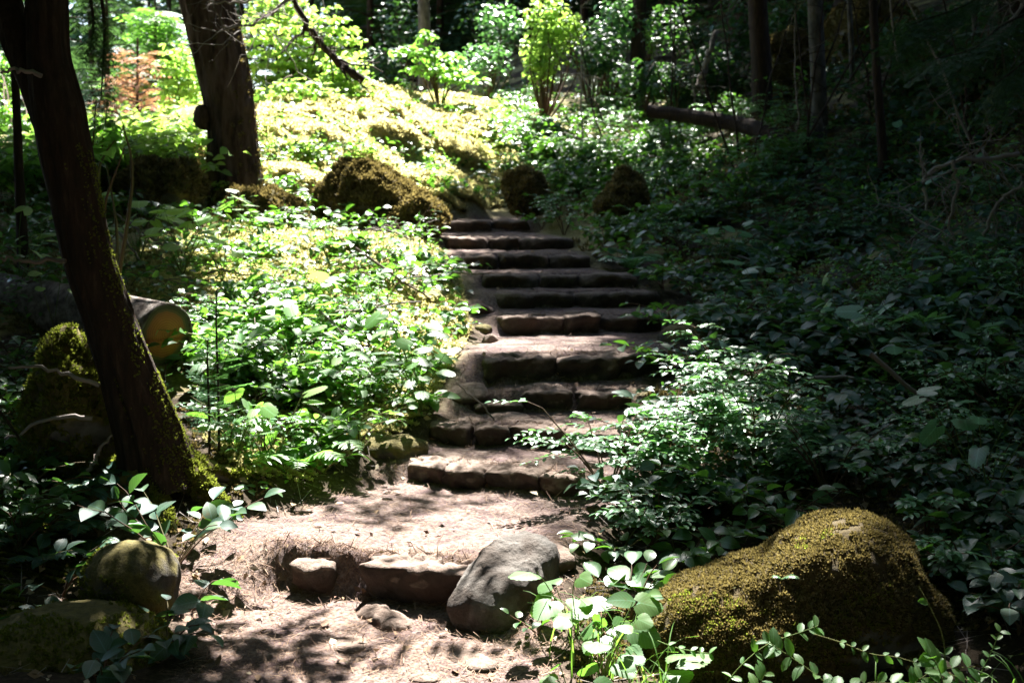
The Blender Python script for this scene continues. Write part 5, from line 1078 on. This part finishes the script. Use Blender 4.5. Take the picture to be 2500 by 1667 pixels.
def fallen_sticks(poly, n, seed, lab, group):
    for k, b in enumerate(spread_in(poly, n, seed)):
        r = R_(seed * 99 + k); L = r.uniform(.4, 1.3); a = r.normal(0, .7); t = np.linspace(-.5, .5, 12); P = np.c_[b[0] + np.cos(a) * L * t, b[1] + np.sin(a) * L * t, t * 0]; P[:, 2] = ground_h(P[:, 0], P[:, 1]).mean() + .10 + .5 * (ground_h(P[:, 0], P[:, 1]) - ground_h(P[:, 0], P[:, 1]).mean()) + t * r.normal(0, .25); P += np.cumsum(r.normal(0, .012, (12, 3)), 0)
        root = thing("fallen_stick", lab, "stick", b, group); part("stem", [(*tube(P, np.linspace(.012, .005, 12) * r.uniform(.6, 1.2), 5), 0)], [M['twig']], root, True)
        for _ in range(3):
            i = r.integers(2, 10); d = unit(P[i + 1] - P[i] + r.normal(0, .08, 3)); l = r.uniform(.1, .35); part("twig", [(*tube(P[i] + d * np.linspace(0, l, 6)[:, None] + np.cumsum(r.normal(0, .012, (6, 3)), 0), np.linspace(.004, .002, 6), 4), 0)], [M['twig']], root)
fallen_sticks(BANK, 16, 220, "dry fallen stick lying in the leaves of the sunlit left bank", "fallen sticks on the left bank")
fallen_sticks(RIGHT, 22, 221, "dry fallen stick lying among the shrubs of the right slope", "fallen sticks on the right slope")
fallen_sticks(MIDR, 10, 222, "dry fallen stick lying in the dappled shrubs beyond the steps", "fallen sticks in the dappled shrubs")
fallen_sticks(MOUND, 7, 223, "dry fallen stick lying on the bright mossy mound", "fallen sticks on the mound")

# ------------------------------------------------------------------ what nobody could count
def cover(name, polys, tpl, mat, size, lift, seed, tilt=.4, kind="stuff", cond=None, flat=False):
    r = R_(seed); P = np.concatenate([spread_in(p, n, seed + i) for i, (p, n) in enumerate(polys)])
    if cond is not None: P = P[cond(P)]
    n = len(P); N_ = unit(ground_n(P[:, 0], P[:, 1]) * .6 + [0, 0, .5] + r.normal(0, tilt, (n, 3))); T = P + np.c_[r.normal(0, .05, (n, 2)), lift * r.random(n) ** 1.5]
    sz = size * (.5 + .9 * r.random(n)) * np.clip(P[:, 1] / 9, .8, 1.8)
    v, f = inst(tpl, frames(unit(r.normal(0, 1, (n, 3)) * [1, 1, .3]), N_, sz), T)
    obj(name, mesh(name, [(v, f, 0)], [M[mat]]), kind=kind)
cover("dark_undergrowth", [(RIGHT, 7000), (RLOW, 3000), (UPR, 2600)], SIMPLE, 'salal_shaded', .065, .22, 311)
cover("undergrowth_leaves", [(BANK, 2600), (MIDR, 5000), (LEFTD, 2200), (MOUND, 700)], SIMPLE, 'salal', .06, .22, 301)
cover("small_leaves", [(BANK, 3200), (MOUND, 1600), (MIDR, 5000), (RIGHT, 4500)], SIMPLE, 'bright', .036, .22, 321)
MIDW = [(0, 430), (460, 400), (2352, 200), (2352, 1567), (1290, 1567), (1420, 1100), (1540, 720), (1200, 480), (1000, 500), (1000, 900), (560, 1150), (400, 1300), (0, 1567)]
def tufts(name, poly, n, size, mat, seed, thr):
    r = R_(seed); P = spread_in(poly, n, seed, path=.5, clump=-9); P = P[fbm(np.c_[P[:, :2] * 1.6, P[:, :1] * 0], 3) > thr]; n = len(P); sz = size * (.6 + .8 * r.random(n)) * np.clip(P[:, 1] / 9, .6, 2.2)
    z = unit(ground_n(P[:, 0], P[:, 1]) + r.normal(0, .35, (n, 3))); d = unit(np.cross(z, r.normal(0, 1, (n, 3)))); x = np.cross(d, z)
    v, f = inst(TUFT, np.stack([x, d, z], -1) * sz[:, None, None], P); obj(name, mesh(name, [(v, f, 0)], [M[mat]]), kind="stuff")
tufts("moss", MOUND, 60000, .036, 'mossdry_sunlit', 331, -.35)
tufts("moss", BANK, 26000, .030, 'mossdry_sunlit', 332, -.3)
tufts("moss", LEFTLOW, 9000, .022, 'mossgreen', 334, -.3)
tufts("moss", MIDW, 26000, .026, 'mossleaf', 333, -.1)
FLOOR = [(0, 400), (2352, 150), (2352, 1567), (0, 1567)]
SLIVER = (np.array([(-.035, 0, 0), (.035, 0, 0), (.02, 1, .06), (-.02, 1, .05)], float), np.array([(0, 1, 2, 3)]))
def litter(name, poly, n, size, mat, seed, tpl, lift=.006, onpath=True, tilt=.25):
    r = R_(seed); p = np.asarray(poly, float); lo, hi = p.min(0), p.max(0); v = lo + (hi - lo) * r.random((n, 2)); v = v[in_poly(v[:, 0], v[:, 1], p)]; P = ground_hit(v[:, 0], v[:, 1]); P = P[~np.isnan(P[:, 0])]
    if onpath: P = P[path_mask(P[:, 0], P[:, 1]) > .25]
    if onpath is None: P = P[path_mask(P[:, 0], P[:, 1]) < .3]
    if onpath is False: P = P[(path_mask(P[:, 0], P[:, 1]) < .3) | (r.random(len(P)) < .25)]
    n = len(P); P[:, :2] += r.normal(0, .03, (n, 2)); P[:, 2] = ground_h(P[:, 0], P[:, 1]) + lift * (.3 + r.random(n)); N_ = unit(ground_n(P[:, 0], P[:, 1]) + r.normal(0, tilt, (n, 3)))
    D = r.normal(0, 1, (n, 3)); D = unit(D - (D * N_).sum(1, keepdims=True) * N_)
    v, f = inst(tpl, frames(D, N_, size * (.4 + 1.1 * r.random(n) ** 2)), P); obj(name, mesh(name, [(v, f, 0)], [M[mat]]), kind="stuff")
PATHV = [(400, 1567), (400, 1300), (560, 1150), (800, 1040), (1000, 860), (1000, 500), (1240, 500), (1560, 660), (1540, 760), (1420, 1000), (1340, 1220), (1290, 1567)]
litter("needle_litter", PATHV, 90000, .024, 'litter', 341, SLIVER, .006, True, .12)
litter("leaf_litter", FLOOR, 4200, .042, 'deadleaf', 342, MINI, .02, False, .4)
litter("needle_clumps", PATHV, 17000, .045, 'litter', 344, SLIVER, .012, True, .3)
litter("twig_litter", FLOOR, 3500, .14, 'twig', 343, (SLIVER[0] * [.35, 1, .3], SLIVER[1]), .02, None, .12)
# fallen leaves lying on the path
FL = [mesh("fallen_leaf", [(v * [1, 1, .6], f, 0)], [M['deadleaf']]) for v, f in OVAL + SALAL[:2]]
for k, (vx, vy) in enumerate([(740, 1450), (860, 1440), (985, 1360), (1180, 1455), (1010, 1465), (1290, 1180), (1115, 1115), (1085, 1125), (640, 1340), (600, 1420), (560, 1290), (990, 1500), (1050, 1560), (870, 1180), (1240, 960), (1330, 800), (1090, 900), (960, 1090), (720, 1210), (790, 1160)]):
    P = ground_hit(vx, vy)[0]; r = R_(900 + k); N_ = unit(ground_n(P[0], P[1]) + r.normal(0, .2, 3)); D = unit(np.cross(N_, r.normal(0, 1, 3)))
    o = obj("fallen_leaf", FL[k % 5], label="small dry fallen leaf lying on the dirt of the path", cat="leaf", group="fallen leaves on the path"); q = np.eye(4); q[:3, :3] = frames(D[None], N_[None], .035 + .03 * r.random())[0]; q[:3, 3] = P + [0, 0, .012]; o.matrix_basis = Matrix(q)
